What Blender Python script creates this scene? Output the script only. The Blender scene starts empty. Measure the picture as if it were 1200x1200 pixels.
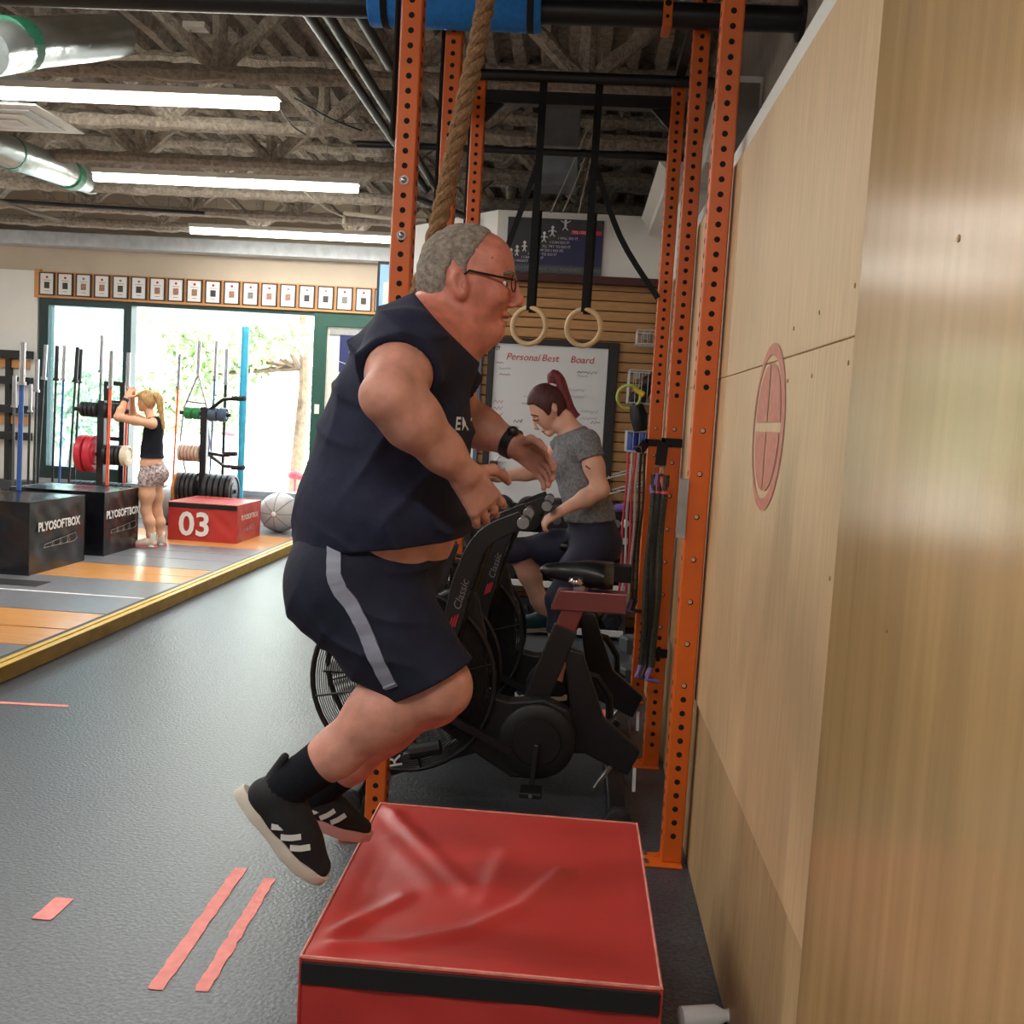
import bpy, bmesh, math, random
import numpy as np
from mathutils import Vector, Matrix
random.seed(7); rng = np.random.default_rng(7)
S = bpy.context.scene
COL = S.collection
# ------------------------------------------------------------------ camera
F = 1200.0; CAMZ = 1.58
_dy = np.array([77., 103., -1200.]); _dy /= np.linalg.norm(_dy)
_dz = np.array([.0575, 1., (77*.0575+103)/1200]); _dz /= np.linalg.norm(_dz)
_dx = np.cross(_dy, _dz)
RC = np.array([_dx, _dy, _dz])
cam = bpy.data.cameras.new('camera'); cam.sensor_width = 36; cam.sensor_fit = 'HORIZONTAL'
cam.lens = 36*F/1200; cam.clip_start = .05; cam.clip_end = 200
camo = bpy.data.objects.new('camera', cam); COL.objects.link(camo)
M4 = Matrix.Identity(4)
for i in range(3):
    for j in range(3): M4[i][j] = RC[i][j]
M4[2][3] = CAMZ
camo.matrix_world = M4
S.camera = camo
def at(px, py, Y):
    """real-world point at distance Y (metres down the gym) seen at a photo position"""
    d = RC @ np.array([px-600, 600-py, -F]); t = Y/d[1]
    return Vector((d[0]*t, Y, d[2]*t+CAMZ))
def fl(px, py, z=0.):
    d = RC @ np.array([px-600, 600-py, -F]); t = (z-CAMZ)/d[2]
    return Vector((d[0]*t, d[1]*t, z))
# ------------------------------------------------------------------ world, sun, exposure
w = bpy.data.worlds.new('sky'); S.world = w; w.use_nodes = True
nt = w.node_tree; nt.nodes.clear()
bg = nt.nodes.new('ShaderNodeBackground'); bo = nt.nodes.new('ShaderNodeOutputWorld')
bg.inputs['Color'].default_value = (.86, .95, 1.0, 1); bg.inputs['Strength'].default_value = 10.0
nt.links.new(bg.outputs[0], bo.inputs[0])
sun = bpy.data.lights.new('sun', 'SUN'); sun.energy = 24; sun.angle = .03; sun.color = (1, .95, .85)
suno = bpy.data.objects.new('sun', sun); COL.objects.link(suno)
suno.rotation_euler = (math.radians(28), math.radians(20), 0)
S.view_settings.view_transform = 'Standard'; S.view_settings.look = 'None'
S.view_settings.exposure = 0.0; S.view_settings.gamma = 1.0; S.view_settings.use_curve_mapping = False

# ------------------------------------------------------------------ materials
def lin(c):
    return tuple(((v/255)/12.92 if v/255 <= .04045 else (((v/255)+.055)/1.055)**2.4) for v in c)
MATS = {}
def mat(name, rgb, rough=.6, metal=0., var=.12, scale=12., bump=0., bscale=None, stretch=None, spec=.5, rgb2=None, emit=0., coat=0., trans=0., detail=4., bdist=.02):
    if name in MATS: return MATS[name]
    m = bpy.data.materials.new(name); m.use_nodes = True; n = m.node_tree; n.nodes.clear()
    o = n.nodes.new('ShaderNodeOutputMaterial'); p = n.nodes.new('ShaderNodeBsdfPrincipled')
    n.links.new(p.outputs[0], o.inputs[0])
    c = lin(rgb)
    p.inputs['Roughness'].default_value = rough; p.inputs['Metallic'].default_value = metal
    p.inputs['Specular IOR Level'].default_value = spec; p.inputs['Coat Weight'].default_value = coat
    p.inputs['Coat Roughness'].default_value = .15
    tc = n.nodes.new('ShaderNodeTexCoord'); mp = n.nodes.new('ShaderNodeMapping')
    n.links.new(tc.outputs['Object'], mp.inputs[0])
    if stretch: mp.inputs['Scale'].default_value = stretch
    nz = n.nodes.new('ShaderNodeTexNoise'); nz.inputs['Scale'].default_value = scale; nz.inputs['Detail'].default_value = detail
    n.links.new(mp.outputs[0], nz.inputs['Vector'])
    rp = n.nodes.new('ShaderNodeValToRGB'); rp.color_ramp.elements[0].position = .3; rp.color_ramp.elements[1].position = .7
    a = c if rgb2 is None else lin(rgb2)
    if rgb2 is None:
        rp.color_ramp.elements[0].color = tuple(v*(1-var) for v in c)+(1,)
        rp.color_ramp.elements[1].color = tuple(min(1, v*(1+var)) for v in c)+(1,)
    else:
        rp.color_ramp.elements[0].color = tuple(c)+(1,); rp.color_ramp.elements[1].color = tuple(a)+(1,)
    n.links.new(nz.outputs['Fac'], rp.inputs[0]); n.links.new(rp.outputs[0], p.inputs['Base Color'])
    if bump:
        nb = n.nodes.new('ShaderNodeTexNoise'); nb.inputs['Scale'].default_value = bscale or scale; nb.inputs['Detail'].default_value = 5
        n.links.new(mp.outputs[0], nb.inputs['Vector'])
        b = n.nodes.new('ShaderNodeBump'); b.inputs['Strength'].default_value = bump; b.inputs['Distance'].default_value = bdist
        n.links.new(nb.outputs['Fac'], b.inputs['Height']); n.links.new(b.outputs[0], p.inputs['Normal'])
    if emit:
        p.inputs['Emission Color'].default_value = c+(1,); p.inputs['Emission Strength'].default_value = emit
    if trans: p.inputs['Transmission Weight'].default_value = trans
    MATS[name] = m
    return m

m_rubber = mat('rubber_floor', (60, 65, 71), .31, 0, .6, 70, .8, 80, spec=.5, bdist=.0035)
m_ply = mat('plywood', (203, 171, 128), .5, 0, .1, 5, .04, 40, (14, 14, .9), coat=.0)
m_plyd = mat('plywood_kick', (176, 146, 104), .6, 0, .14, 5, .05, 40, (14, 14, .9))
m_plyg = mat('plywood_gloss', (180, 147, 100), .2, 0, .14, 3.2, .03, 30, (3, 7, .35), spec=.6)
m_edge = mat('plywood_edge', (150, 118, 76), .7)
m_white = mat('white_paint', (222, 221, 216), .7, 0, .03, 3)
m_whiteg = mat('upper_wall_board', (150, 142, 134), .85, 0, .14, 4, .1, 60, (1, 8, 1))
m_beige = mat('beige_wall', (190, 177, 158), .8, 0, .05, 3)
m_foam = mat('sprayed_foam', (168, 159, 148), .95, 0, .28, 30, 1.0, 45, spec=.1)
m_deck = mat('sprayed_deck', (146, 137, 127), .95, 0, .3, 18, 1.0, 35, spec=.1)
m_slat = mat('slat_wood', (184, 138, 88), .5, 0, .14, 6, .02, 30, (1.2, 8, 8))
m_groove = mat('slat_groove', (96, 66, 38), .8)
m_grn = mat('green_frame', (32, 78, 66), .45, 0, .08)
m_grnd = mat('dark_green_frame', (18, 46, 46), .45, 0, .08)
m_yel = mat('yellow_paint', (206, 166, 42), .4, 0, .12, 9, spec=.6)
m_yel2 = mat('dark_yellow_paint', (162, 126, 40), .5, 0, .2, 9)  # darker yellow for the rail body below the top pieces
m_blk = mat('black_powdercoat', (22, 22, 25), .42, 0, .2, 30)
m_blk2 = mat('black_plastic', (17, 17, 19), .5, 0, .2, 20)
m_rub = mat('black_rubber', (26, 26, 28), .7, 0, .2, 40, .2, 120)
m_chrome = mat('chrome', (200, 200, 205), .18, 1.)
m_steel = mat('brushed_steel', (165, 165, 168), .35, 1.)
m_org = mat('orange_powdercoat', (206, 94, 24), .4, 0, .08, 6)
m_hole = mat('hole_black', (10, 9, 9), .9)
m_red = mat('red_vinyl', (174, 50, 45), .40, 0, .08, 5, .05, 18, spec=.5)
m_redw = mat('worn_red_vinyl', (214, 132, 118), .5, 0, .2, 30)
m_vbk = mat('black_vinyl', (20, 20, 26), .22, 0, .2, 6, .08, 14, spec=.6)
m_blkband = mat('black_webbing', (14, 13, 14), .85, 0, .2, 60)
m_print = mat('white_print', (215, 215, 212), .6, 0, .02)
m_printg = mat('grey_print', (128, 122, 122), .6, 0, .05)
m_redprint = mat('red_print', (196, 40, 52), .6, 0, .05)
m_paper = mat('white_paper', (226, 226, 224), .75, 0, .02)
m_wood2 = mat('pine_board', (196, 140, 84), .55, 0, .1, 5, .02, 20, (1, 8, 8))
m_tape = mat('red_tape', (230, 138, 130), .65, 0, .12, 25, .2, 40)
m_blue = mat('blue_foam', (24, 120, 206), .7, 0, .12, 40, .2, 90)
m_navy = mat('navy_print', (36, 44, 96), .6, 0, .05)
m_lamp = mat('lamp_tube', (255, 250, 236), .5, emit=14., var=0)
m_duct = mat('duct_foil', (196, 206, 206), .3, .85, .1, 6, .3, 14)

# ------------------------------------------------------------------ mesh helpers
def wloc(o):
    v = Vector((0, 0, 0))
    while o is not None: v = v + Vector(o.location); o = o.parent
    return v
def tag(o, label, cat, group=None, kind=None):
    if label: o['label'] = label
    if cat: o['category'] = cat
    if group: o['group'] = group
    if kind: o['kind'] = kind
    return o
def struct(o, label=None): o['kind'] = 'structure'; return tag(o, label, None)
def thing(name, loc, label, cat, group=None):
    o = bpy.data.objects.new(name, None); COL.objects.link(o); o.location = loc; o.empty_display_size = .1
    return tag(o, label, cat, group)
class MB:
    def __init__(s): s.v = []; s.f = []; s.mi = []
    def add(s, vs, fs, k=0):
        b = len(s.v); s.v += [tuple(v) for v in vs]; s.f += [tuple(i+b for i in f) for f in fs]; s.mi += [k]*len(fs); return s
    def box(s, x0, x1, y0, y1, z0, z1, k=0):
        return s.add([(x0,y0,z0),(x1,y0,z0),(x1,y1,z0),(x0,y1,z0),(x0,y0,z1),(x1,y0,z1),(x1,y1,z1),(x0,y1,z1)],
            [(0,3,2,1),(4,5,6,7),(0,1,5,4),(1,2,6,5),(2,3,7,6),(3,0,4,7)], k)
    def bar(s, p0, p1, w, h, up=(0,0,1), k=0):
        p0 = Vector(p0); p1 = Vector(p1); d = (p1-p0).normalized(); u = Vector(up)
        if abs(d.dot(u)) > .98: u = Vector((0,1,0))
        a = d.cross(u).normalized(); b = a.cross(d)
        vs = [p+a*(sx*w/2)+b*(sy*h/2) for p in (p0, p1) for sx, sy in ((-1,-1),(1,-1),(1,1),(-1,1))]
        return s.add(vs, [(3,2,1,0),(4,5,6,7),(0,1,5,4),(1,2,6,5),(2,3,7,6),(3,0,4,7)], k)
    def tube(s, pts, r, n=10, k=0, closed=False, flat=None):
        pts = [Vector(p) for p in pts]; m = len(pts)
        rs = r if isinstance(r, (list, tuple)) else [r]*m
        ref = None; rings = []
        for i in range(m):
            if closed: d = pts[(i+1) % m]-pts[i-1]
            else: d = pts[min(i+1, m-1)]-pts[max(i-1, 0)]
            d.normalize()
            if ref is None:
                ref = Vector((0,0,1)) if abs(d.z) < .9 else Vector((0,1,0))
            a = d.cross(ref)
            if a.length < 1e-5: a = d.cross(Vector((1,0,0)))
            a.normalize(); b = a.cross(d).normalized(); ref = b
            ey = flat if flat else 1.
            rings.append([pts[i]+a*(math.cos(t)*rs[i])+b*(math.sin(t)*rs[i]*ey) for t in [2*math.pi*j/n for j in range(n)]])
        vs = [v for rg in rings for v in rg]; fs = []
        for i in range(m if closed else m-1):
            q = (i+1) % m
            for j in range(n):
                fs.append((i*n+j, i*n+(j+1) % n, q*n+(j+1) % n, q*n+j))
        if not closed: fs += [tuple(range(n-1, -1, -1)), tuple((m-1)*n+j for j in range(n))]
        return s.add(vs, fs, k)
    def cyl(s, p0, p1, r, n=14, r2=None, k=0): return s.tube([p0, p1], [r, r if r2 is None else r2], n, k)
    def lathe(s, c, axis, prof, n=20, k=0):
        """prof: list of (distance along axis, radius)"""
        c = Vector(c); ax = Vector(axis).normalized(); return s.tube_prof(c, ax, prof, n, k)
    def tube_prof(s, c, ax, prof, n, k):
        ref = Vector((0,0,1)) if abs(ax.z) < .9 else Vector((0,1,0))
        a = ax.cross(ref).normalized(); b = a.cross(ax).normalized()
        vs = [c+ax*d+a*(math.cos(2*math.pi*j/n)*r)+b*(math.sin(2*math.pi*j/n)*r) for d, r in prof for j in range(n)]
        m = len(prof); fs = [(i*n+j, i*n+(j+1) % n, (i+1)*n+(j+1) % n, (i+1)*n+j) for i in range(m-1) for j in range(n)]
        fs += [tuple(range(n-1, -1, -1)), tuple((m-1)*n+j for j in range(n))]
        return s.add(vs, fs, k)
    def torus(s, c, axis, R, r, n=28, m=8, k=0):
        c = Vector(c); ax = Vector(axis).normalized(); ref = Vector((0,0,1)) if abs(ax.z) < .9 else Vector((0,1,0))
        a = ax.cross(ref).normalized(); b = a.cross(ax).normalized()
        return s.tube([c+a*(math.cos(2*math.pi*i/n)*R)+b*(math.sin(2*math.pi*i/n)*R) for i in range(n)], r, m, k, True)
    def prism(s, poly, ax, lo, hi, k=0):
        """poly of 2-D points extruded along axis 'x','y' or 'z'"""
        def p3(p, t): return {'x': (t, p[0], p[1]), 'y': (p[0], t, p[1]), 'z': (p[0], p[1], t)}[ax]
        n = len(poly); vs = [p3(p, lo) for p in poly]+[p3(p, hi) for p in poly]
        return s.add(vs, [tuple(range(n-1, -1, -1)), tuple(range(n, 2*n))]+[(i, (i+1) % n, n+(i+1) % n, n+i) for i in range(n)], k)
    def ell(s, c, r, nu=14, nv=9, k=0, rot=None):
        c = Vector(c); vs = []; 
        for i in range(nv+1):
            th = math.pi*i/nv
            for j in range(nu):
                ph = 2*math.pi*j/nu; v = Vector((r[0]*math.sin(th)*math.cos(ph), r[1]*math.sin(th)*math.sin(ph), r[2]*math.cos(th)))
                if rot: v = rot @ v
                vs.append(c+v)
        return s.add(vs, [(i*nu+j, (i+1)*nu+j, (i+1)*nu+(j+1) % nu, i*nu+(j+1) % nu) for i in range(nv) for j in range(nu)], k)
    def build(s, name, m, parent=None, smooth=False, bevel=0., label=None, cat=None, group=None, kind=None, seg=2, origin=None):
        me = bpy.data.meshes.new(name)
        V = np.array(s.v, dtype=float)
        lo = V.min(0); hi = V.max(0)
        o3 = Vector(origin) if origin is not None else Vector(((lo[0]+hi[0])/2, (lo[1]+hi[1])/2, lo[2]))
        V = V-np.array(o3)
        me.from_pydata(V.tolist(), [], s.f)
        for mm in (m if isinstance(m, (list, tuple)) else [m]): me.materials.append(mm)
        if any(s.mi): me.polygons.foreach_set('material_index', s.mi)
        bm = bmesh.new(); bm.from_mesh(me); bmesh.ops.recalc_face_normals(bm, faces=bm.faces)
        if bevel:
            bmesh.ops.remove_doubles(bm, verts=bm.verts, dist=1e-6)
            ed = [e for e in bm.edges if len(e.link_faces) == 2 and e.calc_face_angle(0) > .5]
            bmesh.ops.bevel(bm, geom=ed, offset=bevel, segments=seg, affect='EDGES', profile=.5, clamp_overlap=True)
        bm.to_mesh(me); bm.free()
        if smooth:
            me.polygons.foreach_set('use_smooth', [True]*len(me.polygons))
            try: me.set_sharp_from_angle(angle=math.radians(42))
            except Exception: pass
        o = bpy.data.objects.new(name, me); COL.objects.link(o)
        if parent is not None:
            o.parent = parent; o.location = o3-wloc(parent)
        else: o.location = o3
        return tag(o, label, cat, group, kind)
def dup(root, delta=(0,0,0), label=None, group=None, parent=None):
    c = root.copy(); COL.objects.link(c)
    if parent is None: c.location = Vector(root.location)+Vector(delta)
    else: c.parent = parent
    if label: c['label'] = label
    if group: c['group'] = group
    for ch in list(root.children): dup(ch, parent=c)
    return c
def text(body, size, p, xdir, ydir, m, parent, name='lettering', depth=.0015, align='CENTER', label=None, bold=0., shear=0.):
    cu = bpy.data.curves.new('t', 'FONT'); cu.body = body; cu.size = size; cu.align_x = align; cu.align_y = 'CENTER'
    cu.extrude = depth/2; cu.resolution_u = 3; cu.offset = bold; cu.shear = shear
    ob = bpy.data.objects.new('t', cu); COL.objects.link(ob)
    dg = bpy.context.evaluated_depsgraph_get(); me = bpy.data.meshes.new_from_object(ob.evaluated_get(dg))
    bpy.data.objects.remove(ob); bpy.data.curves.remove(cu)
    X = Vector(xdir).normalized(); Y = Vector(ydir).normalized(); Z = X.cross(Y); p = Vector(p)
    for v in me.vertices: c = v.co.copy(); v.co = X*c.x+Y*c.y+Z*c.z
    me.materials.clear(); me.materials.append(m)
    o = bpy.data.objects.new(name, me); COL.objects.link(o)
    o.parent = parent; o.location = p-(wloc(parent) if parent else Vector((0,0,0)))
    if label: o['label'] = label
    return o
# ================================================================== STRUCTURE
XL, XR, YB, YF = -9.0, .86, -3.2, 12.8
b = MB(); b.box(XL, XR+.2, YB, YF+.15, -.1, 0); struct(b.build('floor', m_rubber, origin=(0,0,0)))
# ceiling deck, ribs running down the gym
b = MB(); prof = []
x = XL
while x < XR+.2:
    prof += [(x, 4.13), (x+.07, 4.13), (x+.10, 4.21), (x+.17, 4.21)]; x += .2
ys = np.linspace(YB, YF+.2, 66); nP = len(prof)
vs = []
for yy in ys:
    for (xx, zz) in prof: vs.append((xx+rng.normal(0, .006), yy, zz+rng.normal(0, .008)))
fs = [(i*nP+j, i*nP+j+1, (i+1)*nP+j+1, (i+1)*nP+j) for i in range(len(ys)-1) for j in range(nP-1)]
b.add(vs, fs); struct(b.build('ceiling', m_deck, smooth=True))
b = MB(); b.box(XL-.2, XR+.3, YB-.2, YF+.4, 4.26, 4.36); struct(b.build('roof_slab', m_deck))
# walls out of frame
b = MB(); b.box(XL-.15, XL, YB, YF, 0, 4.3); struct(b.build('wall_left', m_white))
b = MB(); b.box(XL, XR+.2, YB-.15, YB, 0, 4.3); struct(b.build('wall_behind', m_white))
# right wall: furred lower wall with plywood sheets, recessed upper wall
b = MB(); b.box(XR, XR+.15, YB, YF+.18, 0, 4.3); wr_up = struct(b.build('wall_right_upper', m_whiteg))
b = MB(); b.box(.512, XR, YB, 7.2, 0, 2.60); wr = struct(b.build('wall_right', m_white))
def sheet(name, y0, y1, z0, z1, x0, m, poly=None):
    b = MB()
    if poly: b.prism(poly, 'x', x0, .512)
    else: b.box(x0, .512, y0, y1, z0, z1)
    return b.build(name, m, wr, bevel=.002, seg=1)
sheet('kick_sheet', 1.885, 4.33, 0, .604, .500, m_plyd); sheet('kick_sheet', 4.334, 6.8, 0, .604, .500, m_plyd)
sheet('plywood_sheet', 1.885, 4.33, .606, 1.7655, .488, m_ply)
sheet('plywood_sheet', 1.885, 3.50, 1.767, 2.50, .488, m_ply)
sheet('plywood_sheet', 0, 0, 0, 0, .488, m_ply, [(3.504,1.767),(4.9,1.767),(4.9,2.40),(4.75,2.505),(3.504,2.505)])
sheet('plywood_sheet', 4.334, 6.77, .606, 1.7655, .488, m_ply); sheet('plywood_sheet', 4.905, 6.2, 1.767, 2.42, .488, m_ply)
for y0, y1 in ((.662, 1.881), (-.56, .658), (-1.782, -.564)): sheet('glossy_sheet', y0, y1, 0, 2.50, .482, m_plyg)
for yy, zz in ((1.93,1.86),(1.93,1.72),(2.2,1.84),(2.22,1.71),(2.45,1.83),(2.47,1.71),(1.93,1.32),(1.86,2.35),(1.55,1.30),(1.4,1.85)):
    b = MB(); b.cyl((.489 if yy>1.885 else .483, yy, zz), (.4805 if yy<1.885 else .4865, yy, zz), .005, 8); b.build('screw', m_edge, wr)
# red round emblem painted on the plywood
b = MB(); ce = (2.68, 1.60); R0 = .215
n = 48; o = [(ce[0]+R0*math.cos(2*math.pi*i/n), ce[1]+R0*math.sin(2*math.pi*i/n)) for i in range(n)]
i_ = [(ce[0]+.012+(R0-.028)*math.cos(2*math.pi*i/n), ce[1]+(R0-.03)*math.sin(2*math.pi*i/n)) for i in range(n)]
vs = [(.4862, p[0], p[1]) for p in o]+[(.4862, p[0], p[1]) for p in i_]
b.add(vs, [(i, (i+1)%n, n+(i+1)%n, n+i) for i in range(n)])
def sector(a0, a1, dy, dz, r=.152):
    pts = [(ce[0]+dy, ce[1]+dz)]+[(ce[0]+dy+r*math.cos(t), ce[1]+dz+r*math.sin(t)) for t in np.linspace(a0, a1, 12)]
    b.add([(.4860, p[0], p[1]) for p in pts], [tuple(range(len(pts)))])
for k, (dy, dz) in enumerate(((.012,.012),(-.008,.012),(-.008,-.012),(.012,-.012))): sector(k*math.pi/2, (k+1)*math.pi/2, dy, dz)
b.build('red_emblem', mat('faded_red_paint', (190, 116, 98), .6, 0, .15, 40), wr, label='faded red round emblem painted on plywood')
# back slat wall with white soffit
YW = 8.0
b = MB(); b.box(-1.15, XR+.1, YW, YW+.15, 0, 2.68); wb = struct(b.build('wall_back', m_groove))
z = 0.01; k = 0; sl = None
while z < 2.62:
    b = MB(); b.box(-1.14, XR, YW-.014, YW, z, z+.069); sl = b.build('slat', m_slat, wb, bevel=.004, seg=1) ; z += .0765
b = MB(); b.prism([(-.70,7.9),(XR,7.9),(XR,8.3),(-1.55,8.9),(-1.6,8.85)], 'z', 2.70, 3.16); struct(b.build('wall_soffit', m_white))
b = MB(); b.box(-.72, XR, 7.88, 7.98, 2.645, 2.70); b.build('trim_1', mat('dark_red_trim', (70, 30, 28), .6))['kind'] = 'structure'
b = MB(); b.prism([(-1.15,8.0),(-1.15,8.15),(-1.6,8.95),(-1.75,8.9)], 'z', 0, 2.70); struct(b.build('wall_angled', m_white))
b = MB(); b.prism([(-1.70,8.86),(-1.58,8.90),(-1.58,12.8),(-1.70,12.8)], 'z', 0, 3.3); struct(b.build('wall_office', m_white))
b = MB(); b.box(.55, XR, 6.25, 7.9, 2.4, 3.0); struct(b.build('wall_bulkhead', m_white))
b = MB(); b.prism([(.55,3.0),(.44,3.02),(.44,3.08),(.38,3.14),(XR,3.14),(XR,3.0)], 'y', 6.2, 7.9); struct(b.build('trim_2', m_white))
# far wall with openings
def fw(x0, x1, z0, z1, m, name='wall_far', y0=YF, y1=YF+.18):
    b = MB(); b.box(x0, x1, y0, y1, z0, z1); return struct(b.build(name, m))
fw(XL, XR, 2.78, 4.3, m_beige); fw(XL, -6.9, 0, 2.78, m_white); fw(-6.9, -3.25, 0, .46, m_white, 'wall_far_sill'); fw(-1.7, XR, 0, 2.78, m_white)
fw(XL, -6.92, .3, 3.12, m_white, 'wall_far_panel', YF-.05, YF)
b = MB(); b.box(XL, -1.7, YF-.25, YF, 3.42, 3.58); struct(b.build('trim_3', mat('pale_blue_beam', (196, 204, 212), .5)))
b = MB(); b.box(-6.9, -3.2, YF-.06, YF+.2, .44, .50); struct(b.build('trim_4', mat('grey_sill', (150, 152, 155), .5)))
# green frames
def gframe(x0, x1, z0, z1, m=m_grn, y0=YF-.04, y1=YF+.12):
    b = MB(); b.box(x0, x1, y0, y1, z0, z1); return b.build('frame_bar', m, win)
win = thing('window_1', (-6.3, YF, .5), None, None); win['kind'] = 'structure'
gframe(-6.9, -6.78, .5, 2.78, m_grnd); gframe(-5.80, -5.70, .5, 2.78, m_grnd); gframe(-6.78, -5.80, 2.70, 2.78, m_grnd); gframe(-6.78, -5.80, .5, .66, m_grnd)
m_glass = bpy.data.materials.new('hazy_glass'); m_glass.use_nodes = True
_n = m_glass.node_tree; _n.nodes.clear()
_o = _n.nodes.new('ShaderNodeOutputMaterial'); _mx = _n.nodes.new('ShaderNodeMixShader'); _t = _n.nodes.new('ShaderNodeBsdfTransparent'); _g = _n.nodes.new('ShaderNodeBsdfPrincipled')
_t.inputs[0].default_value = (.80, .92, .95, 1); _g.inputs['Base Color'].default_value = (.6, .8, .88, 1); _g.inputs['Roughness'].default_value = .25
_mx.inputs[0].default_value = .22; _n.links.new(_t.outputs[0], _mx.inputs[1]); _n.links.new(_g.outputs[0], _mx.inputs[2]); _n.links.new(_mx.outputs[0], _o.inputs[0])
b = MB(); b.box(-6.78, -5.80, YF+.03, YF+.038, .66, 2.70); b.build('pane', m_glass, win)
win = thing('window_2', (-4.5, YF, .5), None, None); win['kind'] = 'structure'
gframe(-5.70, -3.36, 2.74, 2.79, m_grnd); gframe(-3.36, -3.20, .5, 2.78)
b = MB(); b.box(-3.31, -3.25, YF-.055, YF-.04, 1.52, 1.64); b.build('latch', m_paper, win)
dr = thing('door_1', (-2.5, YF, 0), None, None); dr['kind'] = 'structure'
b = MB(); b.box(-3.2, -1.7, YF, YF+.06, .0, 2.62); b.build('door_leaf', mat('cream_door', (214, 218, 206), .5), dr, bevel=.005)
b = MB(); b.box(-3.2, -1.7, YF-.04, YF+.12, 2.62, 2.78); b.build('door_head', m_grn, dr)
b = MB(); b.box(-3.16, -1.75, YF-.02, YF, 2.52, 2.58); b.build('closer_rail', m_steel, dr)
# ------------------------------------------------------------------ trusses
TY = [5.3, 6.5, 7.68, 8.82, 10.05, 11.15, 12.15]
def rough_beam(b, p0, p1, r, jit=.18, step=.09, n=8, flat=None):
    p0 = Vector(p0); p1 = Vector(p1); m = max(4, int((p1-p0).length/step))
    pts = [p0.lerp(p1, i/m)+Vector((0, random.gauss(0, r*jit*.4), random.gauss(0, r*jit*.4))) for i in range(m+1)]
    b.tube(pts, [r*(1+random.uniform(-jit, jit)) for _ in pts], n, flat=flat)
ords = ['nearest', 'second', 'third', 'fourth', 'fifth', 'sixth', 'farthest']
for i, ty in enumerate(TY):
    t = thing('roof_truss', (-4, ty, 3.55), 'foam-coated roof truss, %s from the camera across the gym ceiling' % ords[i], 'truss', 'foam-coated roof trusses')
    b = MB(); rough_beam(b, (XL, ty, 3.635), (XR, ty, 3.635), .056); b.build('bottom_chord', m_foam, t, smooth=True)
    b = MB(); rough_beam(b, (XL, ty, 4.10), (XR, ty, 4.10), .06); b.build('top_chord', m_foam, t, smooth=True)
    x = XL+.5+.37*(i % 3)
    while x < XR-.6:
        if x > -7.2 or i > 3:
            for dx in (-.46, 0, .46):
                b = MB(); rough_beam(b, (x, ty, 3.66), (x+dx, ty, 4.08), .05, .2, .08, 7); b.build('web_member', m_foam, t, smooth=True)
        x += 1.15
# ------------------------------------------------------------------ lamps
def tube_lamp(x0, x1, y, z, label, watts=60):
    t = thing('tube_light', ((x0+x1)/2, y, z), label, 'light', 'ceiling tube lights')
    b = MB(); b.box(x0, x1, y-.055, y+.055, z+.03, z+.075); b.build('housing', m_white, t)
    xm = (x0+x1)/2
    for a, c in ((x0+.01, xm-.004), (xm+.004, x1-.01)):
        b = MB(); b.tube([(a, y, z), (c, y, z)], .04, 10); b.build('tube', m_lamp, t, smooth=True)
    for xx in (x0+.3, x1-.3):
        b = MB(); b.cyl((xx, y, z+.07), (xx, y, 4.1), .005, 6); b.build('hanger', m_steel, t)
    l = bpy.data.lights.new('tube_glow', 'AREA'); l.shape = 'RECTANGLE'; l.size = x1-x0; l.size_y = .1; l.energy = watts; l.color = (1, .975, .94)
    lo = bpy.data.objects.new('tube_glow', l); COL.objects.link(lo); lo.parent = t; lo.location = (0, 0, -.06)
tube_lamp(-4.55, -2.14, 7.0, 3.61, 'nearest lit tube light under the ceiling, cut by the left edge')
tube_lamp(-4.54, -2.09, 9.3, 3.57, 'middle lit tube light between the nearest and farthest ones')
tube_lamp(-4.60, -2.15, 11.8, 3.55, 'farthest lit tube light above the certificate row')
for yy, lb in ((4.6, 'lit ceiling tube light out of frame above the pink tape strips'), (2.2, 'lit ceiling tube light out of frame left of the red box'), (-.2, 'lit ceiling tube light out of frame behind the camera')):
    tube_lamp(-4.55, -2.1, yy, 3.6, lb)
for yy, lb in ((4.6, 'added fill tube light out of frame near the left wall, closer one'), (9.3, 'added fill tube light out of frame near the left wall, farther one')): tube_lamp(-8.2, -5.8, yy, 3.6, lb)  # unseen lamps near the left wall, added to fill the interior with light
tube_lamp(-1.0, .5, -.6, 3.6, 'lit ceiling tube light out of frame above the camera')
# ------------------------------------------------------------------ outdoors
b = MB(); b.box(-40, 30, YF+.2, 60, -.3, -.02); struct(b.build('ground_outside', mat('pale_paving', (206, 202, 196), .9, 0, .08, 2)))
m_leaf = mat('leaf_green', (178, 198, 158), .6, 0, .35, 3, spec=.3); m_leafd = mat('leaf_dark', (74, 112, 58), .6, 0, .35, 3)
m_willow = mat('willow_leaf', (196, 210, 182), .6, 0, .25, 3); m_bark = mat('bark', (92, 78, 64), .9, 0, .3, 12, .6, 20)
def leaves(pts, sz, ar=1.7, droop=0.):
    pts = np.array(pts); N = len(pts)
    a = rng.normal(size=(N, 3)); a[:, 2] -= droop*2; a /= np.linalg.norm(a, axis=1)[:, None]
    r = rng.normal(size=(N, 3)); bb = np.cross(a, r); bb /= np.linalg.norm(bb, axis=1)[:, None]
    s = sz*rng.uniform(.6, 1.3, N)[:, None]
    q = np.stack([pts-a*s*ar/2, pts+bb*s/2, pts+a*s*ar/2, pts-bb*s/2], 1).reshape(-1, 3)
    B = MB(); B.v = [tuple(v) for v in q]; B.f = [(4*i, 4*i+1, 4*i+2, 4*i+3) for i in range(N)]; B.mi = [0]*N
    return B
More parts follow.
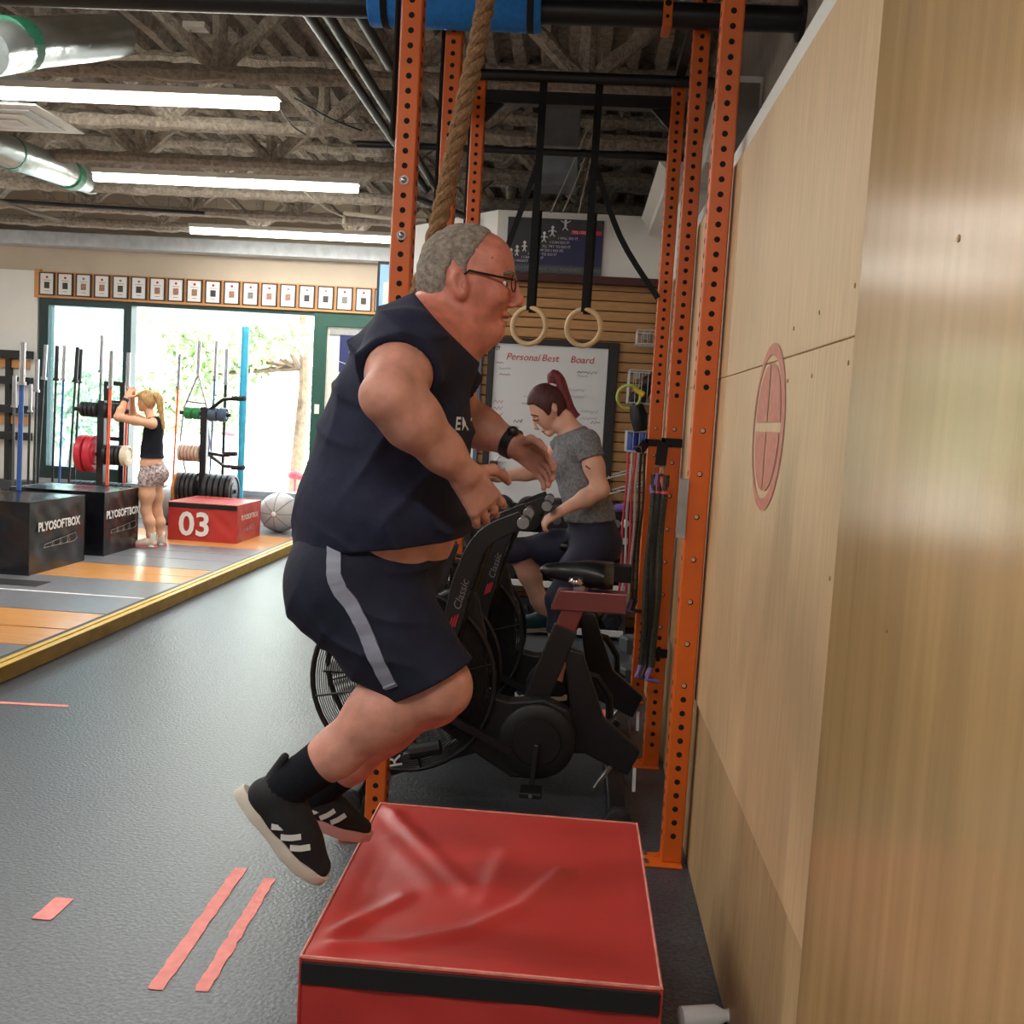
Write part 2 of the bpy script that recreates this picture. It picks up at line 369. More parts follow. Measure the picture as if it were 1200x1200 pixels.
def tree(name, base, h, blobs, m, sz, n, label, droop=0., trunk=.12, cat='tree'):
    t = thing(name, base, label, cat); base = Vector(base)
    B = MB(); B.tube([base, base+Vector((.1, 0, h*.4)), base+Vector((-.05, .1, h*.8))], [trunk, trunk*.75, trunk*.35], 8)
    for c, r in blobs[:6]: B.tube([base+Vector((0, 0, h*.45)), Vector(c)], [trunk*.5, trunk*.15], 6)
    B.build('trunk', m_bark, t, smooth=True)
    pts = []
    for c, r in blobs:
        p = rng.normal(size=(n, 3)); p /= np.linalg.norm(p, axis=1)[:, None]; p *= rng.uniform(.35, 1, (n, 1))**.5
        pts.append(np.array(c)+p*np.array(r))
    leaves(np.vstack(pts), sz, 1.7, droop).build('foliage', m, t, kind='stuff')
A = lambda px, py, Y: tuple(at(px, py, Y))
tree('shade_tree', (-4.7, 17, 0), 5, [(A(245,410,16.5),(.7,.6,.55)),(A(215,400,16.5),(.45,.5,.4)),(A(290,400,16.2),(.7,.6,.35)),(A(330,395,16),(.6,.5,.25)),(A(225,440,16.4),(.35,.4,.5)),(A(180,380,17),(.6,.5,.4)),(A(300,420,17),(.4,.4,.4))], m_leaf, .10, 400, 'leafy tree whose branches hang across the top of the open doorway')
tree('willow_tree', (-3.2, 21.5, 0), 4.2, [(A(340,470,21),(.85,.9,1.1)),(A(345,540,20.5),(.8,.8,.7)),(A(325,520,20.5),(.6,.7,.9)),(A(355,430,21),(.5,.6,.6)),(A(360,500,20.3),(.7,.7,1.2))], m_willow, .06, 1100, 'pale weeping willow at the right side of the doorway', 1.0)
for i, (px, Y, lab) in enumerate(((175, 25, 'green hedge bush behind the woman in the doorway'), (240, 28, 'green hedge bush behind the green weight plates'), (85, 22, 'green bush seen through the hazy window pane'))):
    tree('hedge_bush', tuple(fl(px, 520, 0).lerp(at(px, 500, Y), 1).to_2d().to_tuple())+(0,), 2.2, [(A(px-8,478,Y),(1.2,.8,.9)),(A(px+18,470,Y),(1.1,.8,.8)),(A(px,450,Y),(1.3,.8,.6))], m_leaf, .13, 700, lab, cat='bush')
t = thing('far_building', (-16, 34, 0), 'pale building across the street beyond the hazy window pane', 'building')
b = MB(); b.box(-21, -12.5, 34, 38, 0, 6.5); b.build('wall', m_white, t)
for xx in (-17.6, -15.6, -14.0):
    b = MB(); b.box(xx, xx+1, 33.95, 34.02, 3.2, 4.6); b.build('window', mat('far_window', (120, 140, 150), .2), t)
for px, py, lab in ((269, 508, 'small red kerb marker outside beside the blue pole'), (346, 557, 'red kerb marker outside near the doorway sill')):
    p = fl(px, py, 0) if py > 540 else at(px, py, 24)
    if py > 540: p = at(px, py, 15)
    b = MB(); b.ell(p, (.12, .1, .07), 10, 6); b.ell((p.x+.08, p.y, p.z-.02), (.07, .07, .05), 8, 5); b.cyl((p.x, p.y, -.02), (p.x, p.y, p.z), .02, 6); b.build('kerb_marker', mat('red_marker', (220, 50, 60), .5), smooth=True, label=lab, cat='marker')
# ================================================================== PLATFORM, TAPE
m_plat_g = mat('platform_rubber', (112, 114, 118), .32, 0, .1, 14, .05, 60, spec=.6)
m_plat_w = mat('platform_wood', (206, 146, 84), .25, 0, .1, 5, .01, 20, (1, 9, 9), spec=.6)
m_plat_l = mat('platform_line', (222, 222, 222), .5)
pf = thing('lifting_platform', (-6, 8.6, 0), 'low lifting platform floor of grey rubber and wood strips by the windows', 'platform')
b = MB(); b.box(XL+.01, -3.157, 3.0, YF-.01, 0, .045); b.build('base', m_rub, pf)
st = [(3.0,4.0,'w'),(4.005,5.0,'g'),(5.005,5.9,'g'),(5.92,6.37,'w'),(6.40,6.91,'w'),(6.93,7.56,'g'),(7.60,8.28,'g'),(8.30,8.66,'w'),(8.675,9.06,'w'),(9.075,9.62,'g'),(9.635,10.12,'g'),(10.135,10.60,'g'),(10.615,11.2,'w'),(11.215,11.8,'w'),(11.815,12.3,'g'),(12.31,12.8,'g')]
for y0, y1, c in st:
    b = MB(); b.box(XL+.01, -3.16, y0, min(y1,YF-.01), .045, .06); b.build('plank' if c == 'w' else 'rubber_strip', m_plat_w if c == 'w' else m_plat_g, pf, bevel=.003, seg=1)
b = MB(); b.box(XL+.01, -3.17, 7.563, 7.597, .045, .059); b.build('white_line', m_plat_l, pf)
b = MB(); b.box(-5.0, -4.18, 7.74, 7.98, .06, .063); b.build('black_inlay', m_blk2, pf)
b = MB(); b.box(-5.6, -4.62, 7.2, 7.34, .06, .063); b.build('black_inlay', m_blk2, pf)
yb = thing('edge_beam', (-3.08, 8, 0), 'long yellow edge beam along the side of the lifting platform', 'beam')
b = MB(); b.box(-3.11, -3.03, 3.0, YF-.02, 0, .085); b.build('rail', m_yel2, yb, bevel=.006)
b = MB(); b.box(-3.112, -3.075, 3.0, YF-.02, .0855, .10); b.build('top_lip', m_yel, yb, bevel=.003)
b = MB(); b.box(-3.074, -3.028, 3.0, YF-.02, .0855, .093); b.build('top_flange', m_yel, yb, bevel=.002)
b = MB(); b.box(-3.155, -3.113, 3.0, YF-.02, 0, .094); b.build('black_strip', m_blk2, yb)
def tape(p0, p1, w, label, torn=.12, n=26):
    p0 = Vector(p0); p1 = Vector(p1); d = (p1-p0).normalized(); a = Vector((-d.y, d.x, 0)); B = MB(); L = []; R = []
    for i in range(n+1):
        c = p0.lerp(p1, i/n)
        L.append(c+a*(w/2*(1+random.uniform(-torn, torn)))); R.append(c-a*(w/2*(1+random.uniform(-torn, torn))))
    vs = [(v.x, v.y, .0005) for v in L+R]+[(v.x, v.y, .002+random.uniform(0, .0012)) for v in L+R]; m = n+1
    fs = [(i, i+1, m+i+1, m+i) for i in range(n)]+[(2*m+i, 3*m+i, 3*m+i+1, 2*m+i+1) for i in range(n)]
    fs += [(i, 2*m+i, 2*m+i+1, i+1) for i in range(n)]+[(m+i, m+i+1, 3*m+i+1, 3*m+i) for i in range(n)]
    B.add(vs, fs); B.build('floor_tape', m_tape, label=label, cat='tape', group='pink tape strips on the rubber floor')
tape(fl(182,1160), fl(282,1018), .044, 'left one of the two long parallel pink tape strips near the red box')
tape(fl(236,1162), fl(316,1030), .04, 'right one of the two long parallel pink tape strips, ending under the shoe', .18)
tape(fl(48,1078), fl(76,1053), .06, 'short pink tape piece lying alone near the left edge', .05, 8)
tape(fl(-30,822), fl(80,828), .035, 'thin pink tape strip on the floor near the yellow beam', .1, 12)
tape(fl(415,938), fl(395,905), .05, 'pink tape piece glimpsed between the jumping legs and the orange upright', .05, 8)
tape(fl(716,872), fl(709,832), .06, 'dark red tape piece under the exercise bike pedal', .05, 8)
# ================================================================== RIG
rig = thing('pullup_rig', (-.1, 4.75, 0), 'tall orange steel pull-up rig with black crossbars, bolted to the plywood wall', 'rig')
W = .0375
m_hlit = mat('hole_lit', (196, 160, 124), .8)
def upright(X, Y, z0, z1, lit, name='upright'):
    b = MB(); b.box(X-W, X+W, Y-W, Y+W, z0, z1); u = b.build(name, m_org, rig, bevel=.006)
    b = MB(); c = MB()
    z = z0+.10
    while z < z1-.02:
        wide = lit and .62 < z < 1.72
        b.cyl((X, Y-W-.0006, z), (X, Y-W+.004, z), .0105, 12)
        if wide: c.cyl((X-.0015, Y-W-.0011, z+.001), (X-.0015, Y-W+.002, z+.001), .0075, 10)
        sx = -1 if X > 0 else 1
        b.cyl((X+sx*(W+.0006), Y, z), (X+sx*(W-.004), Y, z), .0105, 10)
        z += .1524 if wide else .0508
    b.build('holes', m_hole, u, kind='stuff')
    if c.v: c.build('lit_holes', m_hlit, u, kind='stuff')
    return u
u1R = upright(.44, 3.68, .008, 3.75, True); u1L = upright(-.66, 3.68, .008, 3.75, False)
u2R = upright(.44, 4.75, .008, 3.6, True); u2L = upright(-.66, 4.75, .76, 3.5, False)
u3R = upright(.44, 5.87, .008, 3.47, True); u3L = upright(-.66, 5.87, .76, 3.47, False)
def foot(X, Y, sx):
    b = MB(); b.box(min(X+sx*W, X-sx*.125), max(X+sx*W, X-sx*.125), Y-.075, Y+.045, 0, .009); f = b.build('foot_plate', m_org, rig, bevel=.003)
    b = MB(); b.prism([(X-sx*W, .009), (X-sx*.065, .009), (X-sx*W, .035)], 'y', Y-.004, Y+.004); b.build('gusset', m_org, f)
    for dy in (-.05, .022):
        b = MB(); b.lathe((X-sx*.095, Y+dy, .009), (0,0,1), [(0,.012),(.004,.012),(.004,.008),(.012,.007)], 8); b.build('bolt', m_steel, f)
for X, Y, sx in ((.44,3.68,1),(.44,4.75,1),(.44,5.87,1),(-.66,3.68,1)): foot(X, Y, sx)
for z in (2.395, 2.205):
    b = MB(); b.lathe((-.66, 3.68-W, z), (0,-1,0), [(0,.017),(.003,.017),(.003,.011),(.009,.009),(.012,.004)], 12); b.build('bolt', m_chrome, u1L, smooth=True)
b = MB(); b.box(.395, .402, 3.63, 3.66, 1.20, 1.41); b.box(.372, .402, 3.63, 3.634, 1.20, 1.41); b.build('spotter_plate', m_steel, u1R, bevel=.001, seg=1)
# long front bar with blue pad
b = MB(); b.tube([(-4.6, 4.655, 3.37), (.86, 4.655, 3.37)], .054, 16); fb = b.build('front_bar', m_blk, rig, smooth=True)
b = MB(); b.tube([(.84, 4.655, 3.37), (.862, 4.655, 3.37)], .09, 16); b.build('wall_flange', m_blk, fb)
b = MB(); b.box(.255, .295, 4.585, 4.60, 3.30, 3.42); b.box(.255, .295, 4.60, 4.72, 3.30, 3.31); br = b.build('bar_bracket', m_org, rig, bevel=.003)
b = MB(); b.cyl((.275, 4.583, 3.395), (.275, 4.587, 3.395), .014, 12); b.cyl((.275, 4.583, 3.34), (.275, 4.587, 3.34), .008, 12); b.build('holes', m_hole, br)
b = MB(); b.lathe((-1.03, 4.655, 3.375), (1,0,0), [(0,.055),(0,.088),(.01,.094),(.75,.096),(.76,.09),(.76,.055)], 24); b.build('foam_pad', m_blue, rig, smooth=True, label='blue foam pad wrapped round the bar')
for xx in (-.97, -.33):
    b = MB(); b.lathe((xx, 4.655, 3.375), (1,0,0), [(0,.097),(.03,.0985)], 24); b.build('pad_strap', m_blkband, rig, smooth=True)
# rear bars
b = MB(); b.tube([(-.70, 5.80, 3.465), (.70, 5.80, 3.465)], .03, 12); b.build('rear_bar', m_blk, rig, smooth=True)
b = MB(); b.box(-.62, .40, 5.84, 5.91, 3.33, 3.40); b.build('rear_beam', m_blk, rig, bevel=.004)
for x0, sx in ((-.62, 1), (.40, -1)):
    b = MB(); b.prism([(x0, 3.33), (x0+sx*.1, 3.33), (x0, 3.23)], 'y', 5.86, 5.89); b.build('corner_gusset', m_blk, rig)
for X in (-.66, .44):
    b = MB(); b.box(X-.025, X+.025, 3.72, 5.83, 3.50, 3.56); b.build('side_beam', m_blk, rig)
for dz, X in ((3.36, -1.335), (3.345, -1.235), (3.36, -1.10)):
    b = MB(); b.tube([(X, 4.66, dz), (X, 8.4 if X < -1.2 else 5.5, dz+.03)], .026, 10); b.build('left_rail', m_blk, rig, smooth=True)
b = MB(); b.tube([(-1.5, 8.3, 3.33), (-.9, 8.0, 3.1)], .026, 8); b.build('rail_stay', m_blk, rig)
b = MB(); b.tube([(-1.6, 7.02, 3.375), (.86, 7.02, 3.375)], .024, 10); b.build('pipe_run', m_blk, smooth=True, label='thin black pipe crossing the ceiling behind the rig', cat='pipe')
# black straps hanging beside the left uprights
for (X, Y, z0, z1) in ((-.715, 3.70, 2.55, 3.75), (-.71, 4.77, 2.3, 3.4), (-.705, 5.89, 2.35, 3.4)):
    b = MB(); b.box(X-.008, X, Y-.03, Y+.03, z0, z1); b.build('black_strap', m_blkband, rig)
# rope
def strand_path(ctrl, n):
    ctrl = [Vector(c) for c in ctrl]; out = []
    for i in range(n+1):
        t = i/n*(len(ctrl)-1); k = min(int(t), len(ctrl)-2); f = t-k
        p0 = ctrl[max(k-1,0)]; p1 = ctrl[k]; p2 = ctrl[k+1]; p3 = ctrl[min(k+2, len(ctrl)-1)]
        out.append(.5*((2*p1)+(p2-p0)*f+(2*p0-5*p1+4*p2-p3)*f*f+(3*p1-p0-3*p2+p3)*f**3))
    return out
rp = thing('climbing_rope', at(430, 610, 3.45), 'thick tan twisted climbing rope slanting down behind the jumping man', 'rope')
cp = strand_path([at(584,-60,3.5), at(570,0,3.5), at(556,70,3.5), at(536,160,3.5), at(512,270,3.5), at(487,355,3.5), at(455,470,3.47), at(430,610,3.45)], 260)
m_rope = mat('manila_rope', (160, 122, 86), .95, 0, .3, 60, .8, 220)
for s_ in range(3):
    pts = []; L = 0
    for i, p in enumerate(cp):
        if i: L += (cp[i]-cp[i-1]).length
        d = (cp[min(i+1, len(cp)-1)]-cp[max(i-1, 0)]).normalized(); a = d.cross(Vector((0,1,0))).normalized(); q = a.cross(d)
        th = -2*math.pi*(L/.155+s_/3); pts.append(p+a*(.0165*math.cos(th))+q*(.0165*math.sin(th)))
    b = MB(); b.tube(pts, .0175, 8); b.build('strand', m_rope, rp, smooth=True)
# rings with straps
m_ring = mat('birch_ring', (214, 182, 136), .45, 0, .12, 14)
for px, py, tx, ty, kx, kz, lab in ((620,382,637,105,-.66,1.96,'wooden gymnastic ring on a black strap beside the jumping man\'s face'), (684,384,702,110,.40,2.30,'wooden gymnastic ring on a black strap above the whiteboard right half')):
    c = at(px, py, 5.85); tp = at(tx, ty, 5.85); tp.z = 3.46
    t = thing('gymnastic_ring', (c.x, c.y, c.z-.115), lab, 'ring', 'pair of gymnastic rings')
    b = MB(); b.torus(c, (.35, 1, 0), .101, .0145, 36, 10); b.build('ring', m_ring, t, smooth=True)
    b = MB(); b.bar(c+Vector((0,-.012,.085)), tp+Vector((0,-.01,0)), .004, .042, up=(1,0,0)); b.build('strap', m_blkband, t)
    b = MB(); b.bar(c+Vector((.012,.012,.075)), tp+Vector((.012,.012,-.7)), .004, .042, up=(1,0,0)); b.build('strap_tail', m_blkband, t)
    q = c.lerp(tp, .68); e = Vector((kx, 5.80, kz)); pts = strand_path([q, q.lerp(e, .5)+Vector((-.0 if kx<0 else -.03, 0, -.04)), e], 10)
    b = MB()
    for i in range(10): b.bar(pts[i], pts[i+1], .004, .032, up=(1,0,.4))
    b.build('tie_strap', m_blkband, t)
# ================================================================== SOFT BOXES
def soft_box(x0, x1, y0, y1, z0, z1, m, label, ridge=None, nx=40, ny=44, band=True, seed=1):
    t = thing('plyo_box', ((x0+x1)/2, (y0+y1)/2, z0), label, 'plyo box', 'soft plyo boxes')
    r = np.random.default_rng(seed)
    def grid(f, nu, nv):
        us = np.linspace(0, 1, nu+1); vs_ = np.linspace(0, 1, nv+1)
        vs = [f(u, v) for v in vs_ for u in us]
        return vs, [(j*(nu+1)+i, j*(nu+1)+i+1, (j+1)*(nu+1)+i+1, (j+1)*(nu+1)+i) for j in range(nv) for i in range(nu)]
    ph = r.uniform(0, 6, 8)
    def ed(u, v): return min(1, 8*min(u, 1-u))*min(1, 8*min(v, 1-v))
    def top(u, v):
        h = .004*math.sin(7*u+ph[0]+3*v)*math.sin(5*v+ph[1])-.006*ed(u, v)
        if ridge: h += ridge(u, v)
        return (x0+(x1-x0)*u, y0+(y1-y0)*v, z1+h*min(1, 14*min(u, 1-u))*min(1, 14*min(v, 1-v)))
    B = MB(); B.add(*grid(top, nx, ny)); B.build('top_cover', m, t, smooth=True)
    def wr(u, v, k):  # loose vinyl folds on the sides
        e = min(1, 10*min(u, 1-u))*min(1, 7*min(v, 1-v))
        return e*(.007*math.sin(9*u-6*v+ph[k])*math.sin(4*v+ph[k+1])+.004*math.sin(21*u+13*v+ph[k+2]))
    for k, nm, f in ((2,'front_panel', lambda u,v: (x0+(x1-x0)*u, y0-wr(u,v,2), z0+(z1-z0)*v)), (3,'right_panel', lambda u,v: (x1+wr(u,v,3), y0+(y1-y0)*u, z0+(z1-z0)*v)),
                     (4,'back_panel', lambda u,v: (x1-(x1-x0)*u, y1+wr(u,v,4), z0+(z1-z0)*v)), (5,'left_panel', lambda u,v: (x0-wr(u,v,5), y1-(y1-y0)*u, z0+(z1-z0)*v))):
        B = MB(); B.add(*grid(f, 26, 14)); B.build(nm, m, t, smooth=True)
    B = MB(); B.box(x0+.01, x1-.01, y0+.01, y1-.01, z0, z0+.01); B.build('bottom_panel', m, t)
    B = MB(); B.tube([(x0,y0,z1),(x1,y0,z1),(x1,y1,z1),(x0,y1,z1)], .0045, 8, closed=True); B.build('piping', m_redw if m is m_red else m_vbk, t, smooth=True)
    for xx, yy in ((x0,y0),(x1,y0),(x1,y1),(x0,y1)):
        B = MB(); B.tube([(xx,yy,z0),(xx,yy,z1)], .004, 8); B.build('corner_seam', m, t, smooth=True)
    if band:
        B = MB(); B.box(x0+.002, x1-.002, y0-.009, y0-.001, z1-.058, z1-.008); B.build('velcro_band', m_blkband, t, bevel=.002, seg=1)
    return t
def segd(p, a, c):
    p = np.array(p); a = np.array(a); c = np.array(c); t = np.clip(np.dot(p-a, c-a)/np.dot(c-a, c-a), 0, 1); return np.linalg.norm(p-a-t*(c-a)), t
def ridge_front(u, v):
    h = 0
    d, t = segd((u, v), (.02, .98), (.42, .42)); h += .016*math.exp(-(d/.035)**2)*(1-.6*t)
    pts = [(.02,.04),(.25,.10),(.45,.20),(.60,.35),(.72,.60)]
    dd = min(segd((u, v), pts[i], pts[i+1])[0] for i in range(4)); h += .012*math.exp(-(dd/.03)**2)
    d, t = segd((u, v), (.05, .12), (.22, .36)); h += .008*math.exp(-(d/.03)**2)
    d, t = segd((u, v), (.48, .38), (.52, .70)); h += .007*math.exp(-(d/.04)**2)
    d, t = segd((u, v), (.10, .72), (.30, .45)); h += .006*math.exp(-(d/.05)**2)
    return h
soft_box(-.52, .25, 2.075, 2.965, 0, .41, m_red, 'large red soft plyo box in the foreground in front of the jumping man', ridge_front, 80, 80)
b3 = soft_box(-4.42, -3.65, 10.95, 11.77, .06, .48, m_red, 'red soft plyo box marked 03 beside the woman on the platform', seed=3)
text('03', .36, (-4.12, 10.936, .235), (1,0,0), (0,0,1), m_print, b3, 'number_print', .002, bold=.008)
text('PLYOSOFTBOX', .085, (-3.640, 11.36, .33), (0,1,0), (0,0,1), m_print, b3, 'brand_print', .002)
bA = soft_box(-5.40, -4.48, 8.18, 9.14, .06, .67, m_vbk, 'black soft plyo box nearest the camera at the left edge', seed=4, band=False)
bB = soft_box(-5.38, -4.45, 9.47, 10.23, .06, .67, m_vbk, 'black soft plyo box standing behind the other black one, beside the woman', seed=5, band=False)
def swoosh(par, x, y0, y1, z):
    for k in range(4):
        b = MB(); a = y0+(y1-y0)*(.1+.2*k); e = a+(y1-y0)*.28; h = .03+.012*k
        b.tube([(x, a, z), (x, a+.02, z+h), (x, e-.03, z+h+.01), (x, e, z+h*.4), (x, e-.05, z+.005), (x, a, z)], .0025, 5); b.build('logo_line', m_printg, par)
for bx, yc, x in ((bA, 8.66, -4.466), (bB, 9.85, -4.436)):
    text('PLYOSOFTBOX', .105, (x, yc, .45), (0,1,0), (0,0,1), m_print, bx, 'brand_print', .002, bold=.003)
    swoosh(bx, x, yc-.33, yc+.33, .27)
swoosh(b3, -3.64, 11.1, 11.65, .17)
# ================================================================== AIR BIKES
def air_bike(ox, oy, label, dark=False):
    """bike facing -X; ox, oy = floor point under the crank"""
    t = thing('air_bike', (ox, oy, 0), label, 'exercise bike', 'black air bikes')
    P = lambda x, y, z: (ox+x, oy+y, z)
    fc = (-.56, 0, .50); FR = .375
    m_cage = m_blk
    m_wire = m_blk
    # fan: cage rings, wires, blades, hub
    b = MB()
    for y in (-.13, .13): b.torus(P(fc[0], y, fc[2]), (0,1,0), FR, .011, 48, 8)
    cg = b.build('fan_cage', m_blk, t, smooth=True)
    for y, s in ((-.13, -1), (.13, 1)):
        b = MB()
        for R in np.arange(.07, FR-.005, .0095): b.torus(P(fc[0], y+s*(.05*(1-(R/FR)**2)), fc[2]), (0,1,0), R, .002, 40, 4)
        b.build('cage_wires', m_blk, cg, kind='stuff')
        b = MB()
        for k in range(8):
            th = 2*math.pi*k/8+.25; b.tube([P(fc[0]+math.cos(th)*R, y+s*(.05*(1-(R/FR)**2)+.003), fc[2]+math.sin(th)*R) for R in np.linspace(.06, FR, 6)], .005, 6)
        b.build('cage_spokes', m_blk, cg)
    b = MB(); b.lathe(P(fc[0], -.19, fc[2]), (0,1,0), [(0,.03),(0,.065),(.02,.075),(.36,.075),(.38,.065),(.38,.03)], 20); b.build('fan_hub', m_blk2, t, smooth=True)
    for k in range(8):
        th = 2*math.pi*k/8; c_, s_ = math.cos(th), math.sin(th); b = MB()
        ra, rb = .09, FR-.035; tx, tz = -s_*.012, c_*.012
        vs = []
        for rr in (ra, rb):
            for yy in (-.1, .1):
                for q in (-1, 1): vs.append(P(fc[0]+c_*rr+q*tx*.35+(yy*4)*tx, yy, fc[2]+s_*rr+q*tz*.35+(yy*4)*tz))
        b.add(vs, [(0,1,3,2),(4,6,7,5),(0,4,5,1),(2,3,7,6),(0,2,6,4),(1,5,7,3)]); b.build('fan_blade', m_blk2, t)
    # frame
    b = MB()
    b.bar(P(-.62, 0, .09), P(-.20, 0, .24), .06, .07); b.bar(P(-.20, 0, .24), P(.06, 0, .28), .06, .12)
    b.bar(P(-.06, 0, .30), P(.09, 0, .74), .06, .10)
    b.build('main_frame', m_blk, t, bevel=.006)
    b = MB(); b.prism([(ox+x, z) for x, z in ((.085,.66),(.165,.64),(.27,.37),(.43,.245),(.385,.135),(.20,.215),(.10,.21),(.08,.30),(.13,.40))], 'y', oy-.026, oy+.026); b.build('rear_strut', m_blk, t, bevel=.008)
    for x, hw in ((-.72, .30), (.34, .26)):
        b = MB(); b.bar(P(x, -hw, .055), P(x, hw, .055), .075, .06); s = b.build('stabilizer', m_blk, t, bevel=.008)
        for q in (-1, 1):
            b = MB(); b.lathe(P(x, q*hw, .05), (0,q,0), [(0,.042),(.02,.05),(.05,.05),(.055,.04)], 16); b.build('end_cap', m_rub, s, smooth=True)
            b = MB(); b.cyl(P(x, q*(hw-.04), 0), P(x, q*(hw-.04), .03), .022, 12); b.build('level_foot', m_rub, s)
    for q in (-.05, .05):
        b = MB(); b.bar(P(.36+q, -.02, .17), P(.33+q*1.6, -.05, .08), .014, .014); b.build('stabilizer_bracket', m_steel, t)
    b = MB(); b.bar(P(-.68, 0, .08), P(-.58, 0, .16), .06, .06); b.build('neck', m_blk, t)
    # chain guard with big round cover and long shroud
    b = MB(); sh = [(-.62,.62),(-.50,.82),(-.40,.88),(-.28,.87),(-.235,.70),(-.215,.46),(-.12,.44),(.02,.46),(.12,.42),(.16,.30),(.12,.18),(.02,.12),(-.10,.12),(-.30,.24),(-.46,.34),(-.6,.5)]
    b.prism([(ox+x, z) for x, z in sh], 'y', oy-.115, oy-.035); gd = b.build('shroud', m_blk2, t, bevel=.012)
    b = MB(); b.lathe(P(.0, -.115, .285), (0,-1,0), [(0,.155),(.018,.155),(.026,.145),(.026,.10),(.034,.095),(.034,.02)], 32); b.build('crank_cover', m_blk2, t, smooth=True)
    text('E', .05, P(-.36, -.118, .44), (.9,0,.35), (-.35,0,.9), m_print, gd, 'letter_print', .002)
    for sy, dx, dz in ((-1, .0, -.17), (1, -.0, .17)):
        b = MB(); b.bar(P(0, sy*.165, .285), P(dx+sy*.01, sy*.18, .285+dz), .02, .032, up=(0,1,0)); ck = b.build('crank_arm', m_blk, t, bevel=.004)
        b = MB(); c = P(dx+sy*.01, sy*.24, .285+dz); b.box(c[0]-.045, c[0]+.045, c[1]-.05, c[1]+.05, c[2]-.012, c[2]+.012); pd = b.build('pedal', m_blk2, ck, bevel=.006)
        b = MB(); b.cyl((c[0], c[1]-sy*.07, c[2]), (c[0], c[1]+sy*.052, c[2]), .008, 8); b.build('pedal_spindle', m_steel, pd)
    # moving arms
    for sy in (-1, 1):
        y = sy*.22; b = MB()
        path = [(-.43,.40),(-.389,.663),(-.355,.796),(-.337,.907),(-.312,.994),(-.282,1.07),(-.228,1.135),(-.108,1.195)]
        sp = strand_path([(p[0], 0, p[1]) for p in path], 36); L = []; R = []
        for i, p in enumerate(sp):
            d = (sp[min(i+1, 36)]-sp[max(i-1, 0)]).normalized(); nn = Vector((-d.z, 0, d.x)); hw = .041-.006*i/36
            L.append((ox+p.x+nn.x*hw, p.z+nn.z*hw)); R.append((ox+p.x-nn.x*hw, p.z-nn.z*hw))
        vs = [(q[0], oy+y+yy, q[1]) for yy in (-.013, .013) for q in L+R]; m_ = 37; o_ = 2*m_
        fs = []
        for i in range(36):
            fs += [(i, i+1, m_+i+1, m_+i), (o_+i, o_+m_+i, o_+m_+i+1, o_+i+1), (i, o_+i, o_+i+1, i+1), (m_+i, m_+i+1, o_+m_+i+1, o_+m_+i)]
        fs += [(0, m_, o_+m_, o_), (36, o_+36, o_+m_+36, m_+36)]
        b.add(vs, fs); ar = b.build('moving_arm', m_blk, t, bevel=.003, seg=1)
        b = MB(); b.lathe(P(-.10, y-.07, 1.19), (0,1,0), [(0,.018),(.01,.022),(.13,.022),(.14,.018)], 14); b.build('hand_grip', m_rub, ar, smooth=True)
        b = MB(); b.lathe(P(-.10, y-.085, 1.19), (0,1,0), [(0,.012),(.0,.022),(.018,.024),(.02,.02)], 16); b.build('grip_cap', m_steel, ar, smooth=True)
        b = MB(); b.tube([P(-.37, y*.7, .52), P(-.305, y*.7, .845), P(-.235, y*.75, 1.09)], .010, 8); b.build('push_rod', mat('gloss_black', (26, 26, 28), .2), ar, smooth=True)
        b = MB(); b.bar(P(-.43, y, .42), P(-.10, y*.9, .26), .02, .03); b.build('link_rod', m_blk, ar)
        b = MB(); b.cyl(P(-.50, y-.02, .24), P(-.38, y-.02, .27), .03, 10); b.build('foot_peg', m_rub, ar)
        if sy < 0:
            text('Classic', .045, P(-.33, y-.0155, .885), (.25,0,1), (-1,0,.25), m_printg, ar, 'script_print', .002, shear=.25)
            for q in range(3):
                b = MB(); c = P(-.372+.011*q, y-.0145, .745+.006*q); b.bar(c, (c[0]+.012, c[1], c[2]+.05), .003, .006, up=(1,0,0)); b.build('red_mark', m_redprint, ar)
    b = MB(); b.bar(P(-.47, 0, .80), P(-.40, 0, 1.06), .05, .05); b.tube([P(-.30,-.13,1.0),P(-.33,-.13,1.12),P(-.33,.13,1.12),P(-.30,.13,1.0)], .016, 8); b.build('console_post', m_blk, t, smooth=True)
    b = MB(); b.bar(P(-.50, 0, 1.22), P(-.27, 0, 1.10), .17, .045); cn = b.build('console', m_blk2, t, bevel=.008)
    b = MB(); b.bar(P(-.46, 0, 1.225), P(-.31, 0, 1.147), .13, .004); b.build('console_screen', mat('lcd_grey', (110, 108, 104), .4), cn)
    # seat
    m_post = m_blk if dark else mat('metal_red_reflection', (142, 84, 82), .25, .75, .1, 6)  # grey metal; red reflection of its surroundings put into the base colour
    b = MB(); b.bar(P(.045, 0, .62), P(.13, 0, .86), .045, .085); b.build('seat_post', m_post, t, bevel=.005)
    b = MB(); b.prism([(ox+.02,.815),(ox+.33,.815),(ox+.33,.90),(ox+.05,.90)], 'y', oy-.045, oy+.045); b.build('seat_slider', m_post, t, bevel=.005)
    b = MB(); b.cyl(P(.14,0,.89), P(.14,0,.95), .03, 12); b.build('seat_clamp', m_steel, t)
    B = MB(); N = 14; rings = []
    for i in range(N+1):
        f = i/N; x = -.03+f*.30; hw = .026+.088*min(1, max(0, (f-.25)/.6))**1.2; hw *= (1-max(0, (f-.9)/.1)*.45); hh = .024+.034*min(1, f*1.5)
        if i == 0: hw *= .5; hh *= .5
        rings.append([P(x, math.cos(a)*hw, .972+math.sin(a)*hh-.006*f) for a in np.linspace(0, 2*math.pi, 17)[:-1]])
